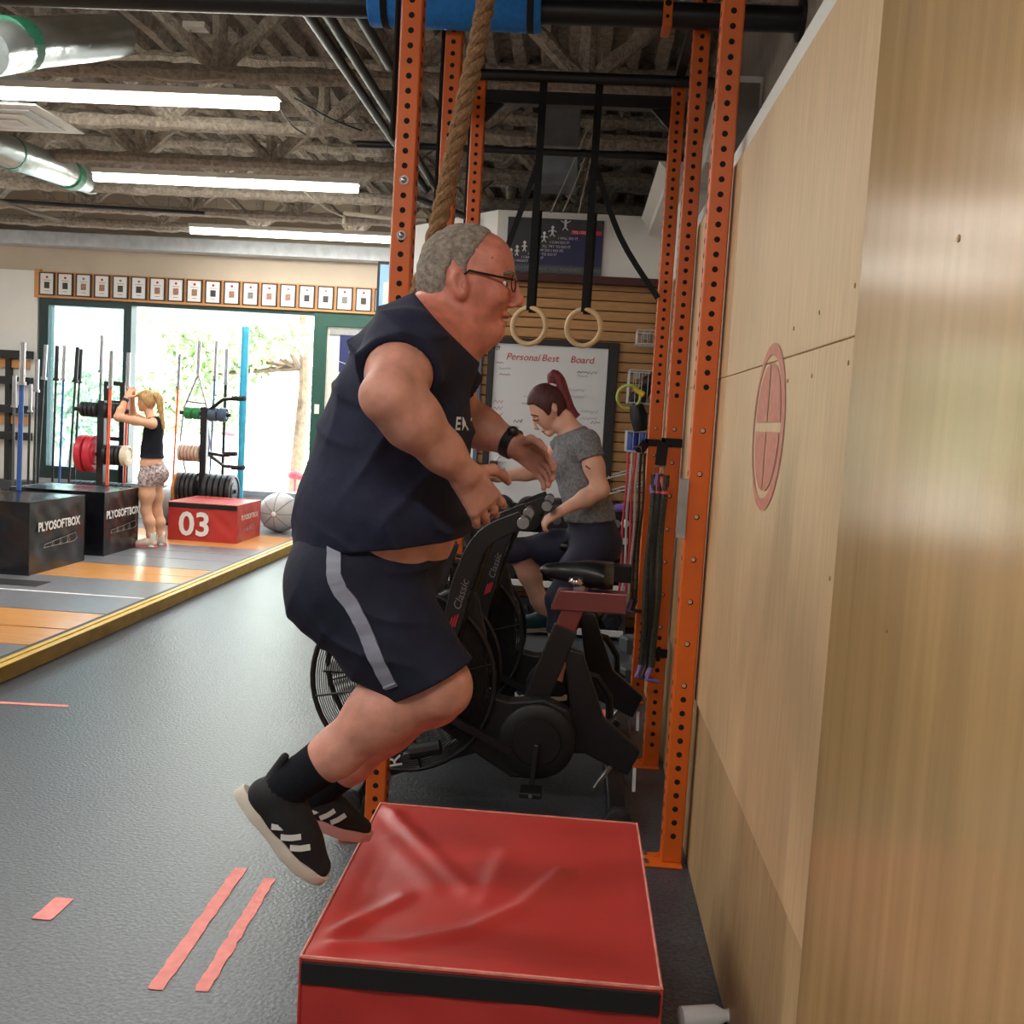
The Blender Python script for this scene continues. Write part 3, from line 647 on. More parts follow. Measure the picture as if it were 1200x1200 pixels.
    vs = [v for r_ in rings for v in r_]; n = 16
    B.add(vs, [(i*n+j, i*n+(j+1)%n, (i+1)*n+(j+1)%n, (i+1)*n+j) for i in range(N) for j in range(n)]+[tuple(range(n-1,-1,-1)), tuple(N*n+j for j in range(n))])
    sd = B.build('saddle', mat('saddle_vinyl', (20, 20, 22), .28, spec=.6), t, smooth=True)
    b = MB(); b.ell(P(.12,-.05,.94), (.035,.03,.022), 12, 8); b.ell(P(.12,.05,.94), (.035,.03,.022), 12, 8); b.build('saddle_spring', m_chrome, sd, smooth=True)
    # curved rear foot-rest hose
    b = MB(); b.tube([P(.12,.25,.50), P(.24,.27,.47), P(.30,.28,.38), P(.31,.28,.27)], .018, 8); b.cyl(P(.29,.27,.22), P(.33,.29,.28), .035, 12); b.build('rear_handle', m_blk2, t, smooth=True)
    return t
bike1 = air_bike(-.085, 4.20, 'black air bike with empty saddle in front of the riding woman')
bike2 = air_bike(-.02, 5.06, 'black air bike being ridden by the woman in the grey shirt', True)
text('R', .085, at(463, 892, 3.98), (-.25,0,1), (-1,0,-.25), m_print, bike1, 'letter_print', .002)
# ================================================================== BACK WALL
wbd = thing('whiteboard', (-.23, 7.96, .93), 'large black-framed whiteboard with red handwriting behind the riding woman', 'whiteboard')
WX0, WX1, WZ0, WZ1 = -.69, .23, .93, 2.18
b = MB(); b.box(WX0, WX1, 7.965, 7.984, WZ0, WZ1); b.build('panel', mat('whiteboard_face', (216, 217, 220), .25, 0, .02, 2), wbd)
for x0, x1, z0, z1 in ((WX0-.035,WX0+.015,WZ0-.035,WZ1+.035),(WX1-.03,WX1+.05,WZ0-.035,WZ1+.035),(WX0+.015,WX1-.03,WZ1-.012,WZ1+.035),(WX0+.015,WX1-.03,WZ0-.035,WZ0+.012)):
    b = MB(); b.box(x0, x1, 7.95, 7.984, z0, z1); b.build('frame_bar', m_blk, wbd, bevel=.004, seg=1)
m_rmark = mat('red_marker_ink', (190, 34, 56), .5); m_kmark = mat('black_marker_ink', (70, 68, 72), .5); m_lmark = mat('faint_marker_ink', (168, 172, 172), .6)
YM = 7.9635
def wtxt(s_, size, x, z, m, sh=.2): text(s_, size, (x, YM, z), (1,0,0), (0,0,1), m, wbd, 'handwriting', .001, 'LEFT', shear=sh)
wtxt('Personal', .075, -.585, 2.068, m_rmark, .25); wtxt('Best', .075, -.31, 2.07, m_rmark); wtxt('Board', .075, -.09, 2.07, m_rmark)
def scrib(x, z, w_, m, rows=1, h=.022):
    for r_ in range(rows):
        n = int(w_/.014); b = MB(); b.tube([(x+i*.014, YM, z-r_*.05+(h/2 if i % 2 else -h/2)*random.uniform(.2, 1)) for i in range(n)], .0022, 4); b.build('handwriting', m, wbd)
scrib(-.66, 2.02, .07, m_kmark, 1, .012); scrib(-.64, 1.975, .12, m_lmark, 1, .02); scrib(-.63, 1.93, .1, m_rmark, 1, .015)
scrib(-.03, 1.98, .17, m_kmark, 1, .025); scrib(-.03, 1.95, .11, m_lmark); scrib(-.09, 1.84, .15, m_lmark, 2); scrib(-.66, 1.72, .09, m_rmark, 3, .03)
scrib(-.44, 1.77, .06, m_lmark, 2, .02); scrib(-.50, 1.58, .09, m_kmark, 1, .03); scrib(-.49, 1.53, .06, m_lmark, 4, .03); scrib(.10, 1.60, .09, m_kmark, 1, .03); scrib(.10, 1.47, .09, m_kmark, 1, .03)
scrib(.02, 1.68, .15, m_lmark, 2, .03); scrib(-.30, 1.36, .1, m_lmark, 4, .03); scrib(-.62, 1.30, .1, m_lmark, 3)
b = MB(); b.torus((-.655, YM, 2.135), (0,1,0), .018, .0025, 16, 4); b.build('emblem_ring', m_kmark, wbd); b = MB(); b.box(-.668, -.642, YM-.001, YM+.001, 2.132, 2.142); b.build('emblem_bar', m_kmark, wbd)
b = MB(); b.box(-.66, -.60, 7.90, 7.95, 1.19, 1.26); eh = b.build('marker_holder', mat('brown_holder', (74, 44, 38), .6), bevel=.004, label='small dark brown marker holder on the whiteboard lower left', cat='holder')
b = MB(); b.cyl((-.63, 7.925, 1.25), (-.585, 7.90, 1.31), .007, 8); b.build('marker_pen', m_paper, label='white marker pen sticking out of the brown holder', cat='pen')
# second board, mostly hidden behind the man
b2 = thing('notice_board', (-.95, 7.96, 1.0), 'steel-framed white notice board left of the whiteboard, mostly behind the man', 'board')
b = MB(); b.box(-1.10, -.80, 7.965, 7.984, .9, 2.1); b.build('panel', m_paper, b2)
for x0, x1 in ((-1.13,-1.10), (-.80,-.77)):
    b = MB(); b.box(x0, x1, 7.95, 7.984, .88, 2.12); b.build('frame_bar', mat('blue_steel', (88, 100, 120), .4), b2)
# poster on the soffit
ps = thing('step_poster', (-.26, 7.895, 2.70), 'dark blue motivational poster with climbing white figures on the white soffit', 'poster')
b = MB(); b.box(-.62, .105, 7.885, 7.899, 2.705, 3.11); b.build('sheet', mat('poster_navy', (44, 44, 84), .6, 0, .05, 4), ps)
steps = [(-.56,2.80),(-.49,2.825),(-.43,2.855),(-.345,2.88),(-.30,2.91),(-.245,2.94),(-.19,2.97),(-.12,3.005)]
pg = [(-.62,3.11),(-.62,2.78)]
for i, (x, z) in enumerate(steps): pg += [(x-.02, (steps[i-1][1] if i else 2.78)), (x-.02, z)]
pg += [(.105, 3.005), (.105, 3.11)]
b = MB(); b.prism(pg, 'y', 7.8835, 7.885); b.build('stair_shape', mat('poster_charcoal', (58, 58, 64), .6), ps)
b = MB(); b.box(-.62, .105, 7.883, 7.885, 2.705, 2.765); b.build('footer_strip', mat('poster_grey', (70, 78, 84), .6), ps)
b = MB(); b.box(-.14, .09, 7.8825, 7.8835, 3.0, 3.03); b.build('red_strip', m_redprint, ps)
YP = 7.882
for s_, x, z, m in (("I WON'T DO IT", -.555, 2.786, m_print), ("I CAN'T DO IT", -.505, 2.814, m_print), ("I WANT TO DO IT", -.455, 2.842, m_print), ("HOW DO I DO IT?", -.405, 2.872, m_print), ("I'LL TRY TO DO IT", -.35, 2.902, m_print), ("I CAN DO IT.", -.295, 2.934, m_print), ("I WILL DO IT.", -.235, 2.966, m_print), ("YES, I DID IT!", -.13, 3.015, m_print)):
    text(s_, .026, (x, YP, z), (1,0,0), (0,0,1), m, ps, 'lettering', .001, 'LEFT')
text('WHICH STEP HAVE YOU REACHED TODAY?', .036, (-.258, YP, 2.735), (1,0,0), (0,0,1), m_printg, ps, 'lettering', .001)
for i, (x, z) in enumerate([(-.585,2.80),(-.54,2.825),(-.485,2.86),(-.395,2.905),(-.34,2.935),(-.28,2.98),(-.185,3.03)]):
    b = MB(); z += .012; b.ell((x, YP, z+.052), (.011, .001, .013), 10, 6); b.ell((x, YP, z+.022), (.009, .001, .02), 8, 6)
    k = .012+.003*i
    for q in (-1, 1):
        b.tube([(x, YP, z+.008), (x+q*k*.7, YP, z-.014)], .004, 4); b.tube([(x, YP, z+.035), (x+q*k*1.2, YP, z+.02+(.035 if i == 6 else 0))], .0035, 4)
    b.build('white_figure', m_print, ps)
# TV on the office wall
tv = thing('wall_monitor', (-1.77, 9.6, 2.2), 'flat screen on the side wall just left of the near orange upright', 'monitor')
p = at(447, 340, 10.2)
b = MB(); b.box(p.x-.05, p.x+.75, 10.2, 10.25, p.z-.42, p.z+.28); b.build('housing', m_blk2, tv, bevel=.006)
b = MB(); b.box(p.x-.02, p.x+.72, 10.192, 10.2, p.z-.39, p.z+.25); b.build('screen', mat('blue_screen', (120, 160, 220), .3, emit=.5), tv)
b = MB(); b.box(p.x+.3, p.x+.4, 10.25, 10.4, p.z-.1, p.z+.1); b.bar((p.x+.35, 10.33, p.z), (-1.71, 10.6, p.z), .05, .05); b.build('mount', m_blk, tv)
# ------------------------------------------------------------------ dumbbell rack
rk = thing('dumbbell_rack', (-.3, 7.72, 0), 'three-tier dumbbell rack against the slatted back wall', 'rack')
m_shelf = mat('shelf_white', (200, 200, 200), .5)
tiers = [(.05, 7.50), (.37, 7.60), (.72, 7.70)]
for z, y in tiers:
    b = MB(); b.prism([(y, z), (y+.30, z+.05), (y+.30, z+.065), (y, z+.015)], 'x', -1.1, .43); b.build('shelf', m_blk, rk)
    b = MB(); b.box(-1.1, .43, y-.012, y, z-.02, z+.028); b.build('shelf_lip', m_shelf, rk, bevel=.002, seg=1)
for x in (-1.08, .42):
    b = MB(); b.bar((x, 7.52, 0), (x, 7.93, 1.0), .05, .06); b.build('leg', m_blk, rk)
    b = MB(); b.bar((x, 7.93, 0), (x, 7.93, 1.0), .05, .05); b.build('leg', m_blk, rk)
def dumbbell_mesh(R, L, rnd, m):
    root = thing('dumbbell', (0,0,0), 'x', 'dumbbell')
    n = 24 if rnd else 6
    for s_ in (-1, 1):
        y0 = s_*L*.22; y1 = s_*L*.5
        b = MB(); b.lathe((0, y0, 0), (0, s_, 0), [(0, R*.9), (L*.02, R), (L*.26, R), (L*.28, R*.88)], n); h = b.build('head', m, root, smooth=rnd)
        b = MB(); b.lathe((0, y1, 0), (0, s_, 0), [(0, R*.35), (.006, R*.33), (.008, R*.2)], 12); b.build('end_plate', m_steel if rnd else m_rub, h)
    b = MB(); b.lathe((0, -L*.22, 0), (0,1,0), [(0,.018),(L*.1,.017),(L*.22,.02),(L*.34,.017),(L*.44,.018)], 10); b.build('handle', m_chrome, root, smooth=True)
    return root
protos = [dumbbell_mesh(.075, .26, False, m_rub), dumbbell_mesh(.083, .29, False, m_rub), dumbbell_mesh(.105, .30, True, m_rub)]
used_p = [False]*3; tn = ['bottom', 'middle', 'top']
def place(pi, x, y, z, ang, label, group, ro=0):
    r_ = protos[pi]
    if used_p[pi]: r_ = dup(r_)
    used_p[pi] = True
    r_.location = (x, y, z); r_.rotation_euler = (ang, ro, 0); r_['label'] = label; r_['group'] = group
    return r_
ordn = ['first','second','third','fourth','fifth','sixth','seventh','eighth','ninth']
for ti, (z, y) in enumerate(tiers):
    pi = (0, 1, 2)[ti]; R = (.075, .083, .105)[ti]; sp = (.168, .183, .222)[ti]; x = -1.0; k = 0
    while x < .36:
        rr = R*(math.cos(math.pi/6) if pi < 2 else 1)
        place(pi, x, y+.14, z+.045+rr+.004, .165, '%s dumbbell, %s from the left on the %s tier of the rack' % ('round black' if pi == 2 else 'black hex', ordn[k], tn[ti]), 'dumbbells on the %s tier' % tn[ti])
        x += sp; k += 1
p = fl(745, 800); d_ = thing('floor_dumbbell', (p.x-.03, p.y, 0), 'dark hex dumbbell standing on end on the floor by the third right upright', 'dumbbell')
for z0, z1 in ((0, .10), (.19, .28)):
    b = MB(); b.lathe((p.x-.03, p.y, z0), (0,0,1), [(0,.085),(.01,.09),(.09,.09),(.10,.082)], 6); b.build('head', mat('grey_hex', (62, 70, 76), .6), d_)
b = MB(); b.cyl((p.x-.03, p.y, .1), (p.x-.03, p.y, .19), .017, 10); b.build('handle', m_chrome, d_)
# ------------------------------------------------------------------ wall baskets and hanging gear at the right end
def basket(x0, x1, y0, y1, z0, z1, label, name='wire_basket', step=.045):
    t = thing(name, ((x0+x1)/2, (y0+y1)/2, z0), label, 'basket')
    b = MB()
    for z in (z0, z1): b.tube([(x0,y0,z),(x1,y0,z),(x1,y1,z),(x0,y1,z)], .005, 6, closed=True)
    b.build('rims', m_shelf, t, kind='stuff')
    b = MB()
    for x in np.arange(x0, x1+.001, step): b.tube([(x,y0,z1),(x,y0,z0),(x,y1,z0),(x,y1,z1)], .0028, 5)
    for y in np.arange(y0, y1+.001, step): b.tube([(x0,y,z1),(x0,y,z0),(x1,y,z0),(x1,y,z1)], .0028, 5)
    b.build('wires', m_shelf, t, kind='stuff')
    b = MB(); b.box(x0+.05, x0+.09, y1, 7.985, z1-.05, z1); b.build('wall_hook', m_steel, t)
    return t
basket(.40, .62, 7.70, 7.95, 2.20, 2.30, 'white wire basket hung highest on the slatted wall by the right uprights')
basket(.36, .60, 7.62, 7.95, 1.76, 2.00, 'white wire basket crammed with dark gear above the blue one')
m_lime = mat('lime_rubber', (186, 200, 92), .6); m_lav = mat('lavender_plastic', (124, 98, 170), .5); m_bluep = mat('blue_plastic', (46, 76, 170), .5)
m_pink = mat('pink_tubing', (214, 66, 84), .5); m_wht = mat('white_tubing', (206, 202, 206), .5); m_grn2 = mat('olive_tubing', (140, 140, 60), .5)
b = MB(); b.torus((.36, 7.60, 1.80), (0,1,.2), .085, .011, 24, 8); b.build('lime_band', m_lime, smooth=True, label='lime green loop band hanging from the crammed wire basket', cat='band')
b = MB(); b.tube([(.40,7.60,1.86),(.47,7.58,1.82)], [.018,.022], 10); b.build('yellow_grip', mat('yellow_grip', (222, 182, 40), .5), smooth=True, label='yellow handle grip lying in the crammed wire basket', cat='grip')
for i, (x, z, lab) in enumerate(((.44, 1.80, 'black glove lying low in the crammed wire basket'), (.52, 1.92, 'black pouch piled high in the crammed wire basket'))):
    b = MB(); b.ell((x, 7.76, z), (.07, .1, .06), 12, 8); b.ell((x+.04, 7.74, z+.05), (.05, .07, .05), 10, 7); b.build('gear_bag', m_blk2, smooth=True, label=lab, cat='bag')
b = MB(); b.tube([(.42,7.56,1.74),(.44,7.55,1.66),(.46,7.56,1.56)], [.05,.065,.05], 12); b.build('black_pouch', m_blk2, smooth=True, label='black cloth pouch hanging under the crammed wire basket', cat='pouch')
basket(.37, .58, 7.62, 7.95, 1.40, 1.55, 'wire basket holding blue rolls on the slatted wall')
for i in range(2):
    b = MB(); b.lathe((.42+.085*i, 7.72, 1.41), (0,0,1), [(0,.036),(.01,.04),(.12,.04),(.13,.034)], 14); b.build('blue_roll', m_bluep, smooth=True, label=('left' if i == 0 else 'right')+' blue roll standing in the lower wire basket', cat='roll', group='blue rolls')
for k, (z, lab) in enumerate(((1.24, 'upper slanted white wire shelf on the slatted wall'), (1.12, 'lower slanted white wire shelf on the slatted wall'))):
    t = thing('wire_shelf', (.42, 7.8, z), lab, 'shelf')
    b = MB(); b.tube([(.24,7.62,z-.05),(.58,7.62,z+.06),(.58,7.98,z+.06),(.24,7.98,z-.05)], .006, 6, closed=True); b.build('rim', m_shelf, t)
    b = MB()
    for x in np.linspace(.26, .56, 8): b.tube([(x,7.62,z-.044+(x-.26)*.33),(x,7.98,z-.044+(x-.26)*.33)], .003, 5)
    b.build('wires', m_shelf, t, kind='stuff')
b = MB(); b.tube([(.22,7.60,.965),(.32,7.62,.975)], .022, 10); b.tube([(.32,7.62,.975),(.40,7.64,.985)], [.03,.035], 10); b.build('roller_handle', m_lav, smooth=True, label='purple and black roller handle on a hook by the slatted wall', cat='roller')
b = MB(); b.ell((.395,7.56,.87), (.032,.032,.032), 14, 10); b.build('white_ball', m_paper, smooth=True, label='small white ball hanging below the purple roller', cat='ball')
# tubing bundles hanging on the third upright and second upright
def band_bundle(name, X, Y, z1, z0, cols, label, spread=.02, rr=.007):
    t = thing(name, (X, Y, z0), label, 'bands')
    b = MB(); b.tube([(X-.02, Y-.045, z1+.035), (X+.02, Y-.045, z1+.035), (X+.03, Y-.045, z1), (X-.03, Y-.045, z1)], .005, 6, closed=True); b.build('clip', m_steel, t)
    n = len(cols)
    for i, m in enumerate(cols):
        x = X+(i-(n-1)/2)*spread; pts = [(x+.004*math.sin(.9*k+i), Y-.045-.012*(i % 3)+.01*math.cos(1.3*k+i), z1+(z0-z1)*k/10) for k in range(11)]
        b = MB(); b.tube(pts, rr, 7); b.build('tube_band', m, t, smooth=True)
        if rr > .01: b = MB(); b.tube([(X, Y-.045, z1), (pts[0][0], pts[0][1], z1-.06), pts[1]], rr*1.12, 8); b.build('top_sleeve', (m_lav, m_pink, m_pink)[i], t, smooth=True)
        b = MB(); b.tube([pts[-1], (pts[-1][0]-.02, pts[-1][1]-.02, z0-.05), (pts[-1][0]+.035, pts[-1][1]-.01, z0-.06)], [.012, .012, .012], 8); b.build('grip', m if i % 2 else m_lav, t, smooth=True)
m_speck = mat('speckled_cord', (24, 24, 24), .7, 0, .2, 90, rgb2=(62, 62, 44))
band_bundle('resistance_bands', .335, 5.75, 1.44, .62, [m_pink, m_wht, m_pink, m_wht, m_blk, m_blk], 'bundle of pink, white and black tube bands hanging on the third right upright', .019)
band_bundle('battle_cords', .375, 4.60, 1.38, .52, [m_speck, m_blk, m_speck], 'bundle of black speckled cords with purple grips hanging on the second right upright', .024, .015)
b = MB(); b.bar((.392, 4.70, 1.52), (.375, 4.56, 1.42), .05, .005, up=(0,1,0)); b.build('wrap_tail', m_blkband, rig)
b = MB(); b.bar((.392, 5.83, 1.50), (.345, 5.71, 1.44), .05, .005, up=(0,1,0)); b.build('wrap_tail', m_blkband, rig)
for zz, Y in ((1.52, 4.75), (.545, 4.75), (1.50, 5.87)):
    b = MB(); b.box(.385, .4015, Y-.045, Y-.005, zz-.02, zz+.02); b.box(.385, .48, Y-.045, Y-.039, zz-.02, zz+.02); b.build('wrap_strap', m_blkband, rig)
# white air unit high on the right wall
t = thing('wall_speaker', (.72, 6.0, 2.62), 'white boxed unit with grey front high on the right wall behind the uprights', 'unit')
p0 = at(832, 190, 5.6)
b = MB(); b.prism([(p0.x-.03, p0.z), (.86, p0.z-.03), (.86, p0.z+.45), (p0.x+.04, p0.z+.45)], 'y', 5.6, 6.05); b.build('cabinet', m_white, t, bevel=.01)
b = MB(); b.box(p0.x+.06, .84, 5.59, 5.6, p0.z+.04, p0.z+.41); b.build('grille', mat('unit_grey', (120, 116, 112), .6), t)
# ================================================================== LEFT SIDE
# certificate row
pr = thing('picture_rail', (-4.4, 12.76, 2.79), 'long pine board above the windows carrying the framed certificates', 'board')
b = MB(); b.box(-6.93, -1.75, 12.765, 12.798, 2.80, 3.12); b.build('board', m_wood2, pr)
b = MB(); b.box(-6.93, -1.75, 12.73, 12.765, 2.79, 2.815); b.build('ledge', m_wood2, pr)
b = MB(); b.box(-6.96, -6.885, 12.74, 12.798, 2.785, 3.14); b.build('end_post', m_wood2, pr)
m_ph = [mat('photo_dark', (54, 50, 50), .5, 0, .5, 60), mat('photo_skin', (150, 110, 92), .5, 0, .6, 50), mat('photo_grey', (116, 112, 110), .5, 0, .5, 60)]
m_cf = mat('certificate_frame', (44, 34, 32), .4)
for i in range(19):
    x = -6.80+i*.2385; z0 = 2.82; lab = '%s framed certificate with a small portrait, counted from the left of the row' % ['first','second','third','fourth','fifth','sixth','seventh','eighth','ninth','tenth','eleventh','twelfth','thirteenth','fourteenth','fifteenth','sixteenth','seventeenth','eighteenth','nineteenth'][i]
    t = thing('certificate', (x, 12.75, z0), lab, 'frame', 'framed certificates above the windows')
    w2 = .1; h = .285
    for a0, a1, c0, c1 in ((x-w2,x-w2+.014,z0,z0+h),(x+w2-.014,x+w2,z0,z0+h),(x-w2+.014,x+w2-.014,z0,z0+.014),(x-w2+.014,x+w2-.014,z0+h-.014,z0+h)):
        b = MB(); b.box(a0, a1, 12.738, 12.764, c0, c1); b.build('frame_bar', m_cf, t)
    b = MB(); b.box(x-w2+.014, x+w2-.014, 12.748, 12.752, z0+.014, z0+h-.014); b.build('sheet', m_paper, t)
    b = MB(); b.box(x-.034, x+.034, 12.745, 12.748, z0+.085, z0+.165); b.build('portrait', m_ph[(0,0,1,1,0,0,1,1,1,0,1,2,1,1,0,0,2,0,1)[i]], t)
    b = MB(); b.cyl((x, 12.745, z0+.225), (x, 12.748, z0+.225), .016, 12); b.build('emblem', m_redprint if i not in (2,4,5,13,14,15) else m_printg, t)
    b = MB(); b.box(x-.05, x+.05, 12.746, 12.748, z0+.185, z0+.191); b.build('caption', m_printg, t)
    b = MB(); b.box(x-.03, x+.03, 12.746, 12.748, z0+.05, z0+.056); b.build('caption', m_printg, t)
# posters on the white door
d1 = thing('door_poster', (-2.75, 12.79, 2.0), 'navy poster with an orange round emblem on the cream door', 'poster')
b = MB(); b.box(-3.03, -2.5, 12.785, 12.799, 2.06, 2.52); b.build('sheet', m_navy, d1)
b = MB(); b.cyl((-2.82, 12.78, 2.42), (-2.82, 12.785, 2.42), .055, 20); b.build('emblem', mat('orange_print', (236, 104, 78), .6), d1)
text('e', .1, (-2.82, 12.778, 2.425), (1,0,0), (0,0,1), m_navy, d1, 'emblem_letter', .001, bold=.004)
text('EMPOWER', .06, (-2.77, 12.784, 2.325), (1,0,0), (0,0,1), m_print, d1, 'lettering', .001)
for z, w2 in ((2.24,.1),(2.215,.13)):
    b = MB(); b.box(-2.84-w2*.6, -2.84+w2, 12.783, 12.785, z, z+.012); b.build('text_line', m_print, d1)
b = MB(); b.tube([(-3.03,12.784,2.19),(-2.9,12.784,2.15),(-2.7,12.784,2.14),(-2.5,12.784,2.17)], .004, 4); b.build('swoosh', m_print, d1)
d2 = thing('door_leaflet', (-2.9, 12.79, 1.6), 'small pale leaflet with a navy strip below the poster on the cream door', 'leaflet')
b = MB(); b.box(-3.05, -2.6, 12.79, 12.799, 1.68, 1.99); b.build('sheet', m_paper, d2)
b = MB(); b.box(-3.05, -2.6, 12.786, 12.79, 1.68, 1.77); b.build('navy_strip', m_navy, d2)
b = MB(); b.ell((-2.98,12.787,1.90), (.04,.003,.03), 10, 6); b.ell((-2.95,12.787,1.85), (.03,.003,.03), 10, 6); b.build('picture', m_redprint, d2)
# wall storage rails on the white panel
wr_ = thing('storage_rack', (-7.4, 12.7, .4), 'black horizontal storage rails with wooden slats on the white wall at the left edge', 'rack')
for z in (2.05, 1.72, 1.36, 1.02):
    b = MB(); b.box(-8.6, -6.93, 12.62, 12.70, z-.05, z+.05); b.build('rail', m_blk, wr_)
for z in (1.93, 1.22):
    b = MB(); b.box(-8.6, -7.0, 12.70, 12.74, z-.05, z+.06); b.build('slat', m_wood2, wr_)
for x in (-7.25, -8.3):
    b = MB(); b.box(x-.03, x+.03, 12.66, 12.74, .07, 2.1); b.build('post', m_blk, wr_)
b = MB(); b.box(-8.6, -6.9, 12.5, 12.74, .06, .46); b.build('base_cabinet', mat('dark_grey_cabinet', (60, 62, 64), .6), wr_)
# barbells
m_bsh = {'b': mat('blue_cerakote', (44, 84, 150), .4), 'o': mat('orange_cerakote', (232, 96, 60), .4), 'k': m_blk, 'g': mat('grey_shaft', (96, 96, 98), .4, .6)}
def barbell(px, py, Y, col, sl, label, lean=0., r=.0145, rs=.026, h=None):
    p = at(px, py, Y); zt = p.z; x0 = p.x; L = 2.12; zb = .062
    dx = lean
    t = thing('barbell', (x0-dx, Y, zb), label, 'barbell', 'upright barbells in holders')
    A_ = Vector((x0-dx, Y, zb)); B_ = Vector((x0, Y, zt)); d = (B_-A_)
    b = MB(); b.cyl(A_+d*.18, A_+d*(1-.19), r, 10); b.build('shaft', m_bsh[col], t, smooth=True)
    b = MB(); b.cyl(A_+d*(1-.19), B_, rs, 12); b.build('top_sleeve', sl, t, smooth=True)
    b = MB(); b.cyl(A_+d*(1-.20), A_+d*(1-.185), rs*1.5, 12); b.build('collar', sl, t, smooth=True)
    b = MB(); b.cyl(A_, A_+d*.18, rs, 12); b.build('bottom_sleeve', sl, t, smooth=True)
    b = MB(); b.lathe(A_, (0,0,1), [(0,.07),(.03,.07),(.03,.035),(.14,.034)], 14); b.build('floor_socket', m_blk, t)
    return t
for a in ((27,401,9.3,'b',m_chrome,'blue-shafted barbell standing nearest, at the far left edge',.03,.022,.026),
          (17,440,10.6,'g',m_steel,'grey barbell left of the nearest blue-shafted one',.0,.013,.022),
          (36,450,11.5,'k',m_steel,'short black barbell right of the nearest blue-shafted one',.02,.014,.02),
          (44,421,11.7,'k',m_steel,'dark barbell standing before the left edge of the green window frame',.03,.014,.024),
          (54,404,12.1,'k',m_steel,'dark barbell leaning against the left post of the hazy window',.10,.014,.024),
          (67,405,12.0,'k',m_blk,'black-sleeved barbell standing alone in front of the hazy pane',.04,.014,.024),
          (76,405,12.0,'b',m_chrome,'blue barbell with chrome sleeve in front of the hazy pane',.05,.014,.024),
          (91,407,12.0,'k',m_blk,'left barbell of the touching black pair before the hazy pane',.10,.014,.024),
          (95,409,12.15,'k',m_blk,'right barbell of the touching black pair before the hazy pane',.07,.014,.024),
          (120,393,12.2,'g',m_steel,'grey barbell rising behind the weight tree with red plates',.03,.014,.024),
          (131,411,10.7,'o',m_chrome,'orange barbell in front of the black plates beside the woman',.03,.017,.024),
          (151,413,11.6,'o',m_chrome,'orange barbell passing behind the woman\'s raised arms',.02,.015,.024),
          (211,415,12.25,'o',m_chrome,'orange barbell just right of the ponytailed woman',.06,.013,.022),
          (254,400,12.3,'b',m_chrome,'blue barbell in front of the weight tree with green plates',.05,.012,.022),
          (266,409,12.45,'k',m_steel,'short-shafted barbell behind the tree with green plates, near the cyan pole',.01,.02,.024)):
    barbell(a[0], a[1], a[2], a[3], a[4], a[5], a[6], a[7], a[8])
# trap bar leaning
tp_ = at(234,400,12.4); t = thing('trap_bar', (tp_.x, 12.4, .06), 'silver trap bar leaning behind the weight tree with green plates', 'barbell')
b = MB(); b.cyl(tp_, at(232,440,12.4), .027, 12); b.build('sleeve', m_chrome, t, smooth=True)
b = MB(); b.tube([at(232,440,12.4), at(216,478,12.4), at(211,520,12.4), at(222,575,12.4)], .014, 8); b.build('left_frame', m_steel, t, smooth=True)
b = MB(); b.tube([at(233,440,12.4), at(242,475,12.4), at(246,520,12.4), at(236,575,12.4)], .014, 8); b.build('right_frame', m_steel, t, smooth=True)
b = MB(); b.cyl(at(218,470,12.4), at(241,473,12.4), .013, 8); b.build('cross_handle', m_steel, t, smooth=True)
q = at(228,575,12.4); b = MB(); b.cyl(q, (q.x, 12.4, .06), .025, 10); b.build('lower_sleeve', m_steel, t)
q = at(283,530,12.3); b = MB(); b.tube([at(288,383,12.3), at(285,460,12.3), q, (q.x-.01, 12.3, .06)], [.045,.05,.042,.042], 14); b.build('cyan_pole', mat('cyan_pole', (60, 168, 204), .35), smooth=True, label='cyan pole standing upright near the right side of the doorway', cat='pole')
# weight trees
def plates(x0, x1, y, z, R, n, m, name, label, cat='weight plate', group=None, hole=True):
    w_ = (x1-x0)/n
    for i in range(n):
        a = x0+i*w_; b = MB(); b.lathe((a+.003, y, z), (1,0,0), [(0,.03),(0,R*.55),(w_*.12,R*.6),(w_*.12,R*.82),(0,R*.86),(w_*.1,R),(w_*.8,R),(w_*.88,R*.86),(w_*.7,R*.82),(w_*.7,R*.6),(w_*.85,R*.55),(w_*.85,.03)], 28)
        lb = label if n == 1 else '%s from left' % label.replace('#', ordn[i] if i < 9 else 'tenth')
        if n > 1: lb = lb.replace(' from left', ' from left')
        b.build(name, m, smooth=True, label=lb, cat=cat, group=group or label.replace('# ', ''))
def tree_frame(px, Y, label, horns, ztop):
    p = at(px, 520, Y); X = p.x
    t = thing('weight_tree', (X, Y, .06), label, 'weight tree')
    b = MB(); b.box(X-.04, X+.04, Y-.04, Y+.04, .06, ztop); b.build('post', m_blk, t, bevel=.005)
    b = MB(); b.box(X-.32, X+.32, Y-.04, Y+.04, .06, .13); b.build('foot', m_blk, t, bevel=.005); b = MB(); b.box(X-.04, X+.04, Y-.3, Y+.3, .06, .125); b.build('foot', m_blk, t, bevel=.005)
    for z, l, r_ in horns:
        if l: b = MB(); b.cyl((X-.04, Y, z), (X-l, Y, z), .024, 12); b.build('horn', m_blk, t, smooth=True)
        if r_: b = MB(); b.cyl((X+.04, Y, z), (X+r_, Y, z), .024, 12); b.build('horn', m_blk, t, smooth=True)
    return t, X
